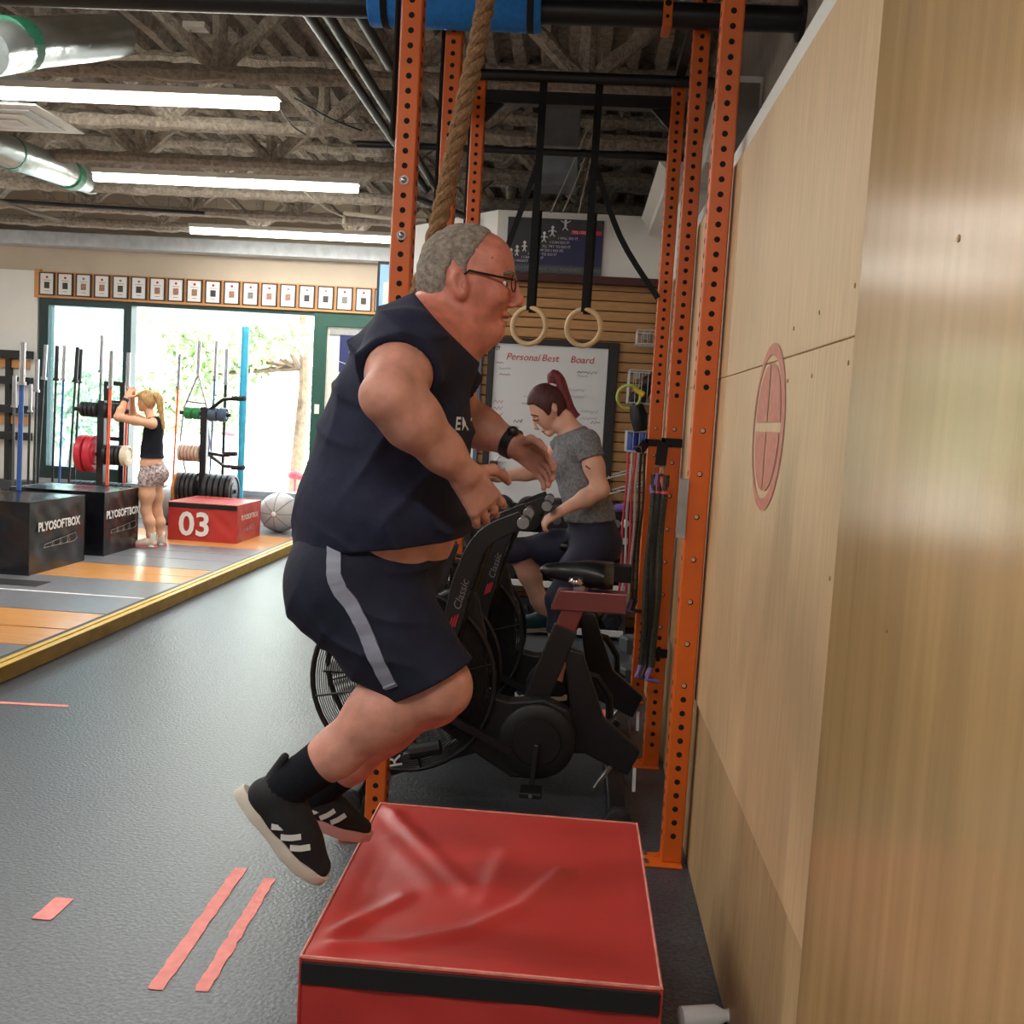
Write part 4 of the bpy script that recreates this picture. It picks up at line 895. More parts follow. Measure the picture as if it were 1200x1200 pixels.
m_pk = mat('black_plate', (28, 28, 30), .5, 0, .15, 20); m_pr = mat('red_plate', (192, 40, 56), .45, 0, .1, 8); m_pg = mat('green_plate', (36, 120, 62), .45); m_pb = mat('slate_plate', (70, 88, 110), .45); m_pt = mat('tan_plate', (196, 168, 148), .5); m_pw = mat('cream_plate', (216, 204, 180), .5); m_po = mat('tan_rim_plate', (176, 122, 78), .5)
TA, XA = tree_frame(119, 11.3, 'black weight tree loaded with red and black plates beside the woman', [(1.43,.32,.32),(.93,.32,.32),(.45,.34,.34)], 1.54)
plates(XA-.24, XA-.04, 11.3, 1.43, .085, 4, m_pk, 'weight_plate', '# small black plate on the upper left horn of the red-plate tree'); plates(XA+.04, XA+.24, 11.3, 1.43, .09, 4, m_pk, 'weight_plate', '# small black plate on the upper right horn of the red-plate tree')
plates(XA-.24, XA-.045, 11.3, .93, .21, 2, m_pr, 'weight_plate', '# red bumper plate on the middle horn')
plates(XA+.045, XA+.24, 11.3, .93, .115, 4, m_pk, 'weight_plate', '# black plate beside the cream plate on the middle horn'); plates(XA+.245, XA+.33, 11.3, .93, .115, 1, m_pw, 'weight_plate', 'cream plate at the end of the middle horn beside the woman')
plates(XA-.33, XA-.05, 11.3, .42, .2, 5, m_pk, 'weight_plate', '# black plate low on the left of the red-plate tree'); plates(XA+.05, XA+.33, 11.3, .42, .2, 5, m_pk, 'weight_plate', '# black plate low on the right of the red-plate tree')
t = thing('jerk_stand', (XA+.02, 11.6, .06), 'black squat-stand frame with open rungs standing behind the red-plate tree', 'stand')
for dx in (-.10, .09):
    b = MB(); b.box(XA+dx-.03, XA+dx+.03, 11.6, 11.66, .06, 1.76); b.build('post', m_blk, t)
for z in (1.74, 1.52, 1.1):
    b = MB(); b.box(XA-.07, XA+.06, 11.61, 11.65, z-.025, z+.025); b.build('rung', m_blk, t)
YT = 12.02; zu = at(240,485,YT).z; zm_ = at(240,532,YT).z; zl = at(240,574,YT).z
TB, XB = tree_frame(239, YT, 'black weight tree loaded with green and tan plates right of the woman', [(zu,.30,.32),(zm_,.32,.0),(zl,.36,.42)], zu+.08)
plates(XB-.24, XB-.045, YT, zu, .075, 2, m_pg, 'weight_plate', '# green plate on the upper left horn'); plates(XB+.05, XB+.28, YT, zu, .085, 2, m_pb, 'weight_plate', '# slate blue plate on the upper right horn')
plates(XB-.30, XB-.045, YT, zm_, .1, 6, m_pt, 'weight_plate', '# tan change plate on the middle left horn')
plates(XB-.32, XB-.27, YT, zl, .2, 1, m_po, 'weight_plate', 'brown-rimmed plate at the left end of the lowest row'); plates(XB-.265, XB-.045, YT, zl, .2, 4, m_pk, 'weight_plate', '# black plate low on the left of the green-plate tree'); plates(XB+.045, XB+.40, YT, zl, .2, 5, m_pk, 'weight_plate', '# black plate low on the right of the green-plate tree')
for (pa, pb, pc, lab) in (((243,482),(262,468),(285,467),'upper'), ((245,533),(262,546),(284,548),'lower'), ((245,531),(262,534),(275,532),'middle')):
    b = MB(); b.tube([at(*pa,YT-.03), at(*pb,YT-.1), at(*pc,YT-.15)], .022, 8); a_ = b.build('storage_arm', m_blk, TB, smooth=True)
    b = MB(); b.cyl(at(pc[0]-12,pc[1],YT-.13), at(pc[0]+2,pc[1],YT-.17), .03, 10); b.build('arm_grip', m_rub, a_, smooth=True)
# balls
t = thing('medicine_ball', (-3.62, 12.3, .06), 'large grey panelled medicine ball right of the red box 03', 'ball')
c = Vector((-3.56, 12.25, .30)); b = MB(); b.ell(c, (.245,.24,.24), 28, 18); b.build('ball', mat('grey_leather', (168, 166, 164), .5, 0, .08, 8), t, smooth=True)
m_seam = mat('seam_grey', (120, 118, 116), .7)
for k in range(4):
    th = math.pi*k/4; b = MB()
    ax = Vector((0,-1,0)); u = Vector((math.cos(th), 0, math.sin(th)))
    b.tube([c+(u*math.sin(a)+ax*math.cos(a))*.243 for a in np.linspace(-1.6, 1.6, 24)], .005, 5); b.build('seam', m_seam, t)
b = MB(); b.ell(c+Vector((0,-.243,0)), (.03,.012,.03), 12, 6); b.build('valve_patch', m_paper, t)
b = MB(); b.ell((-5.0, 12.5, .29), (.23,.23,.23), 24, 14); b.build('second_ball', mat('grey_leather_b', (150, 150, 148), .55), smooth=True, label='grey ball behind the ponytailed woman\'s legs', cat='ball')
# small dish on the near black box
b = MB(); p = fl(14, 577, .672); p = Vector((-5.25, 8.95, .672)); b.lathe(p, (0,0,1), [(0,.06),(.02,.065),(.025,.05)], 16); b.build('red_puck', m_pr, smooth=True, label='small red disc lying on the nearest black box', cat='disc')
# ================================================================== CEILING FITTINGS
t = thing('air_duct', (-4.9, 9, 3.75), 'silver foil air duct with green bands near the left of the ceiling', 'duct')
b = MB(); b.tube([at(-60,150,7.8), at(10,178,8.2), at(60,196,9.0), at(106,212,10.2)], .13, 16); b.build('duct_body', m_duct, t, smooth=True)
for p, q in ((at(10,178,8.2), at(18,182,8.4)), (at(78,203,9.4), at(84,206,9.6))):
    b = MB(); b.cyl(p, q, .136, 16); b.build('band', mat('green_tape', (44, 120, 92), .5), t)
t = thing('duct_bend', (-3.2, 6.0, 3.7), 'large shiny foil duct bend at the upper left of the ceiling', 'duct')
b = MB(); b.tube([at(-20,60,5.0), at(40,50,5.6), at(100,45,6.0), at(140,42,6.25)], [.125,.13,.13,.12], 20); b.build('bend', m_duct, t, smooth=True)
b = MB(); b.tube([at(8,52,5.3), at(25,52,5.42)], .138, 20); b.build('band', mat('green_tape', (44, 120, 92), .5), t)
t = thing('ceiling_vent', (-4.0, 7.5, 3.4), 'white square ceiling diffuser below the foil ducts', 'vent')
vc = at(16, 139, 7.5)
for k, s_ in enumerate((.36, .26, .17, .07)):
    b = MB(); b.prism([(vc.x-s_, vc.y-s_), (vc.x+s_, vc.y-s_), (vc.x+s_, vc.y+s_), (vc.x-s_, vc.y+s_)], 'z', vc.z-.012*k, vc.z-.012*k+.01); b.build('ring', m_white if k % 2 == 0 else m_shelf, t)
b = MB(); b.tube([(vc.x, vc.y, vc.z+.01), (vc.x, vc.y, 4.1)], .14, 14); b.build('neck', m_duct, t, smooth=True)
def cable(name, pts, r, m, label): b = MB(); b.tube(strand_path(pts, 24), r, 6); b.build(name, m, smooth=True, label=label, cat='cable')
m_cab = mat('cable_grey', (170, 160, 145), .6)
cable('hanging_cable', [at(108,50,6.4), at(125,72,6.4), at(190,92,6.4), at(250,93,6.45), at(283,85,6.5)], .006, m_cab, 'pale cable looping below the foil duct bend')
cable('hanging_cable', [at(223,33,6.4), at(228,60,6.4), at(250,82,6.4), at(282,88,6.4)], .005, m_cab, 'thin cable dropping from the small ceiling sensor')
cable('hanging_cable', [at(345,115,7.0), at(390,140,7.4), at(440,158,7.7), at(470,162,7.7)], .006, m_blk, 'dark cable running from the end of the nearest tube light')
cable('hanging_cable', [at(325,122,7.0), at(340,145,7.4), at(358,158,7.6)], .006, m_blk, 'short dark cable dropping off the nearest tube light')
cable('hanging_cable', [at(290,170,8.8), at(330,192,8.8), at(380,198,8.8), at(420,192,8.8)], .006, m_cab, 'slack pale cable above the middle tube light')
cable('hanging_cable', [at(345,215,9.3), at(380,243,9.9), at(405,255,10.1)], .006, m_cab, 'thin pale cable below the middle tube light')
for i, (a, c, e) in enumerate((((693,140),(672,190),(645,250)), ((700,140),(680,200),(660,248)), ((706,60),(697,160),(678,250)))):
    cable('hanging_cable', [at(*a,7.2), at(*c,7.3), at(*e,7.4)], .004, m_cab, 'pale wire hanging above the step poster, %s of three' % ordn[i])
b = MB(); b.box(*(lambda p: (p.x-.07, p.x+.07, p.y-.05, p.y+.05, p.z-.01, p.z+.025))(at(230,33,6.4))); b.build('ceiling_sensor', m_white, bevel=.004, label='small white sensor box under the first truss', cat='sensor')
b = MB(); b.tube([at(403,262,10.1), at(404,250,10.1), at(460,256,10.1), at(500,258,10.1)], .022, 10); b.build('sprinkler_pipe', m_cab, smooth=True, label='short pale pipe stub under the trusses left of the near upright', cat='pipe')
b = MB(); b.tube([at(0,235,10.6), at(72,240,10.6), at(240,250,10.6)], .02, 8); b.build('conduit', m_blk, smooth=True, label='thin dark conduit below the trusses at the left', cat='pipe')
b = MB(); b.tube([at(0,236,9.6), at(72,260,9.9)], .018, 8); b.build('drop_rod', m_steel, smooth=True, label='thin steel rod slanting below the trusses at the left edge', cat='rod')
t = thing('roof_hatch_duct', at(655,170,7.6), 'grey square duct box under the ceiling behind the ring straps', 'duct')
p = at(655,175,7.6); b = MB(); b.box(p.x-.14, p.x+.14, 7.6, 7.9, p.z-.25, 4.0); b.build('box', mat('grey_duct', (120, 126, 134), .5, .3), t)
b = MB(); b.box(p.x-.155, p.x+.155, 7.585, 7.915, p.z-.02, p.z+.02); b.build('flange', m_steel, t)

p = fl(838, 1203); t = thing('spray_bottle', (p.x, p.y, 0), 'pale plastic bottle lying on the floor at the foot of the plywood wall', 'bottle')
b = MB(); b.lathe((p.x-.10, p.y-.03, .032), (1,.25,0), [(0,.02),(.005,.03),(.10,.03),(.125,.016),(.135,.016)], 16); b.build('body', m_paper, t, smooth=True)
b = MB(); b.lathe((p.x+.03, p.y+.003, .032), (1,.25,0), [(0,.018),(.03,.02),(.035,.012)], 14); b.build('cap', m_shelf, t, smooth=True)
# ================================================================== PEOPLE (smooth implicit surfaces meshed with surface nets)
def V3(p): return np.array((p[0], p[1], p[2]), float)
class Field:
    def __init__(s, lo, hi, h):
        s.h = h; s.lo = np.array(lo, float); s.n = np.ceil((np.array(hi)-s.lo)/h).astype(int)+1
        s.ax = [s.lo[i]+h*np.arange(s.n[i]) for i in range(3)]
        s.D = np.full(s.n, 1., np.float32)
    def sub(s, lo, hi):
        a = np.clip(np.floor((np.array(lo)-s.lo)/s.h).astype(int), 0, s.n); b = np.clip(np.ceil((np.array(hi)-s.lo)/s.h).astype(int)+1, 0, s.n)
        sl = tuple(slice(a[i], b[i]) for i in range(3))
        g = np.meshgrid(*[s.ax[i][sl[i]] for i in range(3)], indexing='ij')
        return sl, g
    def merge(s, sl, d, k, mode='u'):
        a = s.D[sl]
        if d.size == 0: return
        if mode == 'u':
            if k > 0: hh = np.maximum(k-np.abs(a-d), 0)/k; r = np.minimum(a, d)-hh*hh*k*.25
            else: r = np.minimum(a, d)
        elif mode == 'sub':
            d = -d
            hh = np.maximum(k-np.abs(a-d), 0)/k if k > 0 else 0; r = np.maximum(a, d)+hh*hh*k*.25
        s.D[sl] = r
    def cap(s, a, b, ra, rb, k=.03, sy=1., mode='u'):
        a = V3(a); b = V3(b); R = max(ra, rb)+k+.03; ex = np.array([R, R*max(sy, 1), R])
        sl, (X, Y, Z) = s.sub(np.minimum(a, b)-ex, np.maximum(a, b)+ex)
        if X.size == 0: return
        ab = b-a; L = max(ab@ab, 1e-9)
        t = np.clip(((X-a[0])*ab[0]+(Y-a[1])*ab[1]+(Z-a[2])*ab[2])/L, 0, 1)
        dx = X-a[0]-t*ab[0]; dy_ = (Y-a[1]-t*ab[1])/sy; dz_ = Z-a[2]-t*ab[2]
        d = np.sqrt(dx*dx+dy_*dy_+dz_*dz_)-(ra+(rb-ra)*t)
        s.merge(sl, d, k, mode)
    def chain(s, pts, rs, k=.03, sy=1.):
        for i in range(len(pts)-1): s.cap(pts[i], pts[i+1], rs[i], rs[i+1], k, sy)
    def ell(s, c, r, k=.03, rot=0., mode='u', R3=None):
        """rot = pitch in the XZ plane (radians)"""
        c = V3(c); r = np.array(r, float); e = max(r)+k+.03
        sl, (X, Y, Z) = s.sub(c-e, c+e)
        if X.size == 0: return
        X = X-c[0]; Y = Y-c[1]; Z = Z-c[2]
        if R3 is not None:
            X, Y, Z = (R3[0][0]*X+R3[0][1]*Y+R3[0][2]*Z, R3[1][0]*X+R3[1][1]*Y+R3[1][2]*Z, R3[2][0]*X+R3[2][1]*Y+R3[2][2]*Z)
        elif rot:
            ca, sa = math.cos(rot), math.sin(rot); X, Z = X*ca+Z*sa, -X*sa+Z*ca
        k0 = np.sqrt((X/r[0])**2+(Y/r[1])**2+(Z/r[2])**2); k1 = np.sqrt((X/r[0]**2)**2+(Y/r[1]**2)**2+(Z/r[2]**2)**2)+1e-9
        s.merge(sl, k0*(k0-1)/k1, k, mode)
    def plane(s, p, n, k=0.):
        """keep the side the normal points away from"""
        p = V3(p); n = V3(n); n = n/np.linalg.norm(n)
        d = ((s.ax[0]-p[0])*n[0])[:, None, None]+((s.ax[1]-p[1])*n[1])[None, :, None]+((s.ax[2]-p[2])*n[2])[None, None, :]
        s.D = np.maximum(s.D, d.astype(np.float32))
    def poly(s, pts, inside=True):
        """clip with a polygon in the XZ plane"""
        X, Z = np.meshgrid(s.ax[0], s.ax[2], indexing='ij'); d = np.full(X.shape, 1e9); sg = np.ones(X.shape)
        P_ = [(p[0], p[1]) for p in pts]; N = len(P_)
        for i in range(N):
            ax_, az = P_[i]; bx, bz = P_[(i+1) % N]; ex, ez = bx-ax_, bz-az
            t = np.clip(((X-ax_)*ex+(Z-az)*ez)/(ex*ex+ez*ez), 0, 1)
            d = np.minimum(d, (X-ax_-t*ex)**2+(Z-az-t*ez)**2)
            c = ((az > Z) != (bz > Z)) & (X < (bx-ax_)*(Z-az)/(bz-az+1e-12)+ax_); sg = np.where(c, -sg, sg)
        d = np.sqrt(d)*sg
        if not inside: d = -d
        s.D = np.maximum(s.D, d[:, None, :].astype(np.float32))
    def warp(s, f):
        X, Y, Z = np.meshgrid(*s.ax, indexing='ij'); s.D = s.D+f(X, Y, Z).astype(np.float32)
    def build(s, name, m, parent, **kw):
        D = s.D; h = s.h
        ins = D < 0
        c8 = np.zeros(tuple(np.array(D.shape)-1), np.int8)
        for i in (0, 1):
            for j in (0, 1):
                for k in (0, 1): c8 += ins[i:D.shape[0]-1+i, j:D.shape[1]-1+j, k:D.shape[2]-1+k]
        act = np.argwhere((c8 > 0) & (c8 < 8)); N = len(act)
        idx = -np.ones(c8.shape, np.int64); idx[tuple(act.T)] = np.arange(N)
        acc = np.zeros((N, 3)); cnt = np.zeros(N)
        for ax in range(3):
            o1, o2 = [a for a in range(3) if a != ax]
            for i in (0, 1):
                for j in (0, 1):
                    q = act.copy(); q[:, o1] += i; q[:, o2] += j; q2 = q.copy(); q2[:, ax] += 1
                    a = D[tuple(q.T)]; b = D[tuple(q2.T)]; ok = (a < 0) != (b < 0)
                    t = np.where(ok, a/(a-b+1e-12), 0); p = q.astype(float); p[:, ax] += t
                    acc[ok] += p[ok]; cnt[ok] += 1
        V = s.lo+h*(acc/cnt[:, None]); Fs = []
        for ax in range(3):
            o1, o2 = [(1,2),(2,0),(0,1)][ax]
            sl1 = [slice(None)]*3; sl2 = [slice(None)]*3; sl1[ax] = slice(0, -1); sl2[ax] = slice(1, None)
            for o in (o1, o2): sl1[o] = slice(1, -1); sl2[o] = slice(1, -1)
            a = ins[tuple(sl1)]; b = ins[tuple(sl2)]
            for flip, msk in ((0, a & ~b), (1, ~a & b)):
                q = np.argwhere(msk)
                if len(q) == 0: continue
                q[:, o1] += 1; q[:, o2] += 1
                def g(d1, d2): r = q.copy(); r[:, o1] += d1; r[:, o2] += d2; return idx[tuple(r.T)]
                f4 = np.stack([g(-1,-1), g(0,-1), g(0,0), g(-1,0)], 1)
                Fs.append(f4[:, ::-1] if flip else f4)
        Fc = np.vstack(Fs)
        B = MB(); B.v = [tuple(v) for v in V]; B.f = [tuple(int(i) for i in f) for f in Fc]; B.mi = [0]*len(B.f)
        o = B.build(name, m, parent, **kw)
        o.data.polygons.foreach_set('use_smooth', [True]*len(o.data.polygons))
        return o
def frame(fwd, up):
    f = Vector(fwd).normalized(); s_ = Vector(up).cross(f).normalized(); u = f.cross(s_).normalized(); return f, s_, u
def hand(Fd, wrist, fwd, palm_n, thumb_dir, sc=1., curl=.5, spread=.08):
    """adds palm, four fingers and a thumb; fwd = towards the knuckles, palm_n = out of the palm, thumb_dir = side of the thumb"""
    f = Vector(fwd).normalized(); th = Vector(thumb_dir); th = (th-f*th.dot(f)).normalized(); n = f.cross(th); 
    if n.dot(Vector(palm_n)) < 0: n = -n
    w = Vector(wrist); K = .010*sc
    a = w+f*.015*sc; b_ = w+f*.085*sc
    for o in (-.028, -.009, .010, .028): Fd.cap(a+th*o*.75*sc, b_+th*o*sc, .0145*sc, .0125*sc, .012*sc)
    for i, (o, L) in enumerate(((.030, .070), (.010, .080), (-.011, .074), (-.031, .058))):
        p = b_+th*o*sc; d = (f+th*(o/.03)*spread).normalized(); c = 0; L *= sc
        for j, (fr, rr) in enumerate(((.45, .0098), (.32, .0088), (.23, .0078))):
            c += curl*(.75 if j == 0 else .95); dd = (d*math.cos(c)+n*math.sin(c)).normalized(); q = p+dd*(L*fr)
            Fd.cap(p, q, rr*sc, rr*.92*sc, .005*sc); p = q
    p = w+f*.022*sc+th*.026*sc+n*.006*sc; d = (f*.62+th*.78+n*.25).normalized()
    for j, (L, rr) in enumerate(((.042, .0135), (.034, .011), (.027, .0095))):
        q = p+d*(L*sc); Fd.cap(p, q, rr*sc, rr*.9*sc, .008*sc); p = q; d = (d+f*.45-th*.25+n*curl*.35).normalized()
def shoe(parent, heel, fwd, up, L, m_up, m_sole, m_stripe, h=.0045, name='shoe', stripes=True):
    """heel = bottom of the heel, fwd = heel to toe, up = out of the collar"""
    f, s_, u = frame(fwd, up); H = Vector(heel); sc = L/.29
    T = lambda x, y, z: H+f*(x*sc)+s_*(y*sc)+u*(z*sc)
    sh = thing('tmp', H, None, None); bpy.data.objects.remove(sh)
    bx = [T(x, y, z) for x in (-.03, .32) for y in (-.08, .08) for z in (-.03, .19)]
    lo = [min(p[i] for p in bx) for i in range(3)]; hi = [max(p[i] for p in bx) for i in range(3)]
    U = Field(lo, hi, h)
    U.chain([T(.045,0,.055), T(.11,0,.058), T(.19,.004,.048), T(.255,.004,.038)], [.036*sc,.040*sc,.039*sc,.029*sc], .03*sc)
    U.cap(T(.055,0,.06), T(.062,0,.115), .037*sc, .039*sc, .02*sc); U.cap(T(.07,0,.09), T(.15,0,.07), .036*sc, .034*sc, .03*sc)
    U.cap(T(.02,0,.10), T(.004,0,.15), .012*sc, .010*sc, .012*sc)
    U.plane(T(0,0,.028), tuple(-u))
    up_ = U.build('shoe_upper' if name == 'shoe' else name, m_up, parent)
    B = MB(); pr = []
    for t_ in np.linspace(0, 2*math.pi, 40)[:-1]:
        x = .145+.148*math.cos(t_); w_ = .040+.008*math.cos(t_)+(-.007 if .08 < x < .16 else 0); pr.append((x, w_*math.sin(t_)*1.0))
    n = len(pr); vs = [T(x, y, .002+max(0, (x-.22))*.18) for x, y in pr]+[T(x*1.0, y*1.06, .034+max(0, (x-.22))*.10) for x, y in pr]
    B.add(vs, [tuple(range(n-1, -1, -1)), tuple(range(n, 2*n))]+[(i, (i+1) % n, n+(i+1) % n, n+i) for i in range(n)])
    so = B.build('sole', m_sole, up_, bevel=.006*sc, smooth=True)
    if stripes:
        for q in (-1, 1):
            for k in range(3):
                B = MB(); x = .115+.032*k
                pts = [T(x-.012, q*.047, .042), T(x+.003, q*.0465, .058), T(x+.016, q*.041, .076)]
                for i in range(2): B.bar(pts[i], pts[i+1], .013*sc, .004*sc, up=tuple(s_*q))
                B.build('stripe', m_stripe, up_)
    for k in range(4):
        B = MB(); x = .125+.022*k; z = .100-.010*k; B.tube([T(x, -.024, z-.008), T(x+.004, 0, z), T(x, .024, z-.008)], .0035*sc, 6); B.build('lace', m_up, up_)
    return up_
m_skin = mat('skin_ruddy', (190, 132, 114), .5, 0, .2, 22, .25, 120, spec=.4, bdist=.003, detail=8.)
m_skin2 = mat('skin_fair', (224, 172, 148), .55, 0, .05, 16, spec=.4)
m_skin3 = mat('skin_tan', (214, 160, 126), .5, 0, .05, 16, spec=.4)
m_tee = mat('navy_tee', (34, 36, 56), .85, 0, .14, 30, .25, 26, spec=.25, bdist=.01)
m_short = mat('navy_shorts', (24, 26, 44), .8, 0, .15, 30, .25, 22, spec=.3, bdist=.01)
m_sock = mat('black_sock', (18, 18, 24), .95, 0, .2, 80, .3, 200, spec=.2, bdist=.003)
m_greyst = mat('grey_stripe', (132, 134, 150), .7)
m_hair = mat('grey_hair', (104, 92, 82), .8, 0, .4, 90, .8, 140, spec=.25, bdist=.006, rgb2=(150, 138, 126))
m_shoe = mat('black_mesh', (22, 22, 25), .8, 0, .2, 80, .2, 160, bdist=.003); m_sole = mat('off_white_sole', (206, 196, 184), .7); m_eye = mat('eye_white', (225, 220, 215), .3); m_iris = mat('iris_dark', (40, 34, 30), .2); m_lip = mat('lip', (172, 92, 84), .5)
# ------------------------------------------------------------------ jumping man
YMID = 2.35
a_ = lambda px, py, Y=YMID: at(px, py, Y)
man = thing('person', (a_(430, 640).x, YMID, .45), 'man in navy t-shirt and shorts, glasses, mid-jump with bent knees towards the red box', 'person')
sho_r = a_(476, 412, 2.155); elb_r = a_(458, 466, 1.99); wri_r = a_(545, 556, 2.10)
sho_l = a_(505, 415, 2.53); elb_l = a_(545, 492, 2.66); wri_l = a_(606, 523, 2.60)
hip_r = a_(408, 690, 2.245); kne_r = a_(511, 802, 2.20); ank_r = a_(345, 916, 2.20)
hip_l = a_(415, 690, 2.45); kne_l = a_(505, 815, 2.50); ank_l = a_(372, 925, 2.52)
torso = [(a_(483,432), .132), (a_(463,520), .158), (a_(447,600), .178), (a_(434,660), .160)]
H = .005
bd = Field((-.95, 1.85, .40), (.25, 2.78, 2.22), H)
bd.chain([t_[0] for t_ in torso], [t_[1]-.004 for t_ in torso], .05, 1.2)
bd.cap(a_(505,400), sho_r, .085, .075, .06); bd.cap(a_(505,400), sho_l, .085, .075, .06)
bd.cap(a_(512,405), a_(536,352), .078, .070, .04)                        # neck
# head
hc = a_(545, 320)
bd.ell(hc, (.106, .078, .108), .03, .12)
bd.ell(a_(563, 348), (.064, .060, .078), .035, -.12); bd.ell(a_(581, 310), (.034, .056, .05), .03); bd.ell(a_(590, 325), (.018, .050, .012), .014)
bd.ell(a_(577, 390), (.026, .030, .024), .022, -.3); bd.ell(a_(552, 394), (.048, .046, .030), .035, -.6); bd.ell(a_(540, 378), (.055, .056, .05), .04)
bd.cap(a_(600, 326), a_(608, 350), .0075, .0110, .012); bd.ell(a_(607, 354), (.0125, .0125, .0115), .008)
for sgn in (-1, 1): bd.ell(a_(600, 358, YMID+sgn*.013), (.010, .008, .007), .006); bd.ell(a_(583, 346, YMID+sgn*.040), (.020, .018, .020), .022)
bd.ell(a_(593, 369), (.0105, .020, .0065), .007, -.25); bd.ell(a_(589, 379.5), (.0105, .019, .0065), .006); bd.cap(a_(598, 374.5, YMID-.02), a_(598, 374.5, YMID+.02), .003, .003, .004, 1., 'sub')
bd.ell(a_(584, 388), (.014, .020, .010), .010)
for sgn in (-1, 1):
    ec = a_(538, 333, YMID+sgn*.080); bd.ell(ec, (.021, .015, .037), .005, .25); bd.ell(ec+Vector((.004, sgn*.015, .004)), (.012, .010, .024), .003, .25, 'sub'); bd.ell(ec+Vector((.012, sgn*.004, -.004)), (.006, .010, .010), .004)
    bd.ell(a_(596, 331, YMID+sgn*.034), (.014, .015, .009), .010, 0, 'sub')
# arms
bd.chain([sho_r, sho_r.lerp(elb_r, .5), elb_r], [.066, .060, .050], .04); bd.chain([elb_r, elb_r.lerp(wri_r, .28), elb_r.lerp(wri_r, .68), wri_r], [.050, .056, .040, .031], .03); bd.ell(elb_r+Vector((-.022, -.012, .004)), (.03, .03, .03), .03)
bd.chain([sho_l, sho_l.lerp(elb_l, .5), elb_l], [.066, .058, .048], .04); bd.chain([elb_l, elb_l.lerp(wri_l, .3), wri_l], [.048, .050, .032], .03)
fr = (wri_r-elb_r).normalized(); hand(bd, wri_r-fr*.008, fr+Vector((-.0, .05, -.25)), (.2, .9, -.3), (.75, .35, .45), 1.02, .42, .12)
fl_ = (wri_l-elb_l).normalized(); hand(bd, wri_l-fl_*.008, fl_+Vector((0, 0, -.15)), (-.2, -.6, -.7), (.35, -.6, .7), 1.0, .38, .12)
# legs
bd.chain([hip_r, hip_r.lerp(kne_r, .6), kne_r], [.115, .088, .067], .05); bd.chain([hip_l, hip_l.lerp(kne_l, .6), kne_l], [.115, .088, .067], .05)
for kn, an in ((kne_r, ank_r), (kne_l, ank_l)):
    c_ = kn.lerp(an, .36)+Vector((-.012, 0, .012)); bd.chain([kn, c_, kn.lerp(an, .7), an], [.064, .068, .049, .040], .04)
    bd.ell(kn+Vector((.022, 0, -.008)), (.045, .048, .05), .04, .4)
body = bd.build('body', m_skin, man)
m_face = mat('skin_face', (190, 114, 96), .48, 0, .2, 34, .3, 120, spec=.45, bdist=.003, detail=8.); body.data.materials.append(m_face)
n0, n1 = a_(496, 357), a_(559, 424); nv = (n1-n0).normalized(); _pn = Vector((-nv.z, 0, nv.x)); _off = n0-Vector(man.location)-Vector(body.location)
body.data.polygons.foreach_set('material_index', [1 if (p.center-_off).dot(_pn) > -.035 and p.center.z > _off.z-.22 and p.center.x > _off.x-.02 else 0 for p in body.data.polygons])
# t-shirt
tf = Field((-.85, 1.95, 1.0), (.12, 2.75, 2.12), H)
tf.chain([t_[0] for t_ in torso], [t_[1]+.010 for t_ in torso], .05, 1.2)
tf.cap(a_(505,400), sho_r, .098, .088, .06); tf.cap(a_(505,400), sho_l, .098, .088, .06); tf.cap(a_(508,408), a_(520,384), .095, .088, .03)
tf.chain([sho_r, sho_r.lerp(elb_r, .72)], [.088, .092], .03); tf.chain([sho_l, sho_l.lerp(elb_l, .6)], [.084, .082], .03)
tf.ell(a_(463, 600), (.155, .21, .13), .06)
def folds(X, Y, Z):
    w1 = X*.55+Z*.85+.03*np.sin(14*X-9*Z+8*Y); w2 = X*.9-Z*.3+.03*np.sin(11*Z+6*Y)
    r1 = (1-np.abs(np.sin(31*w1)))**2*(.5+.5*np.sin(9*X-13*Z+7*Y)); r2 = (1-np.abs(np.sin(27*w2+1)))**2*(.5+.5*np.sin(12*X+10*Z-5*Y+2))
    return -.013*r1-.010*r2+.004
tf.warp(folds)
# sleeve ends, hem and neckline cuts
def cutcap(F_, a, b, ra, rb, k=0): F_.cap(a, b, ra, rb, k, 1., 'sub')
d_ = (elb_r-sho_r).normalized(); pc = sho_r.lerp(elb_r, .50)
sl, g = tf.sub(V3(pc)-.2, V3(pc)+.2)
dist = (g[0]-pc.x)*d_.x+(g[1]-pc.y)*d_.y+(g[2]-pc.z)*d_.z; near = np.sqrt((g[0]-elb_r.x)**2+(g[1]-elb_r.y)**2+(g[2]-elb_r.z)**2)-.155
tf.D[sl] = np.where(near < 0, np.maximum(tf.D[sl], dist), tf.D[sl])
tf.cap(sho_r.lerp(elb_r, .25), elb_r.lerp(elb_r+d_*.1, 1), .071, .066, 0, 1., 'sub')
d2 = (elb_l-sho_l).normalized(); pc = sho_l.lerp(elb_l, .55); sl, g = tf.sub(V3(pc)-.2, V3(pc)+.2)
dist = (g[0]-pc.x)*d2.x+(g[1]-pc.y)*d2.y+(g[2]-pc.z)*d2.z; near = np.sqrt((g[0]-elb_l.x)**2+(g[1]-elb_l.y)**2+(g[2]-elb_l.z)**2)-.12
tf.D[sl] = np.where(near < 0, np.maximum(tf.D[sl], dist), tf.D[sl])
h0, h1 = a_(330, 637), a_(550, 622); hv = (h1-h0).normalized(); tf.plane(a_(440, 634), (hv.z, 0, -hv.x))
n0, n1 = a_(496, 357), a_(559, 424); nv = (n1-n0).normalized(); tf.plane(n0.lerp(n1, .5)+Vector((0, 0, .004)), (-nv.z, 0, nv.x))
tee = tf.build('t_shirt', m_tee, man)
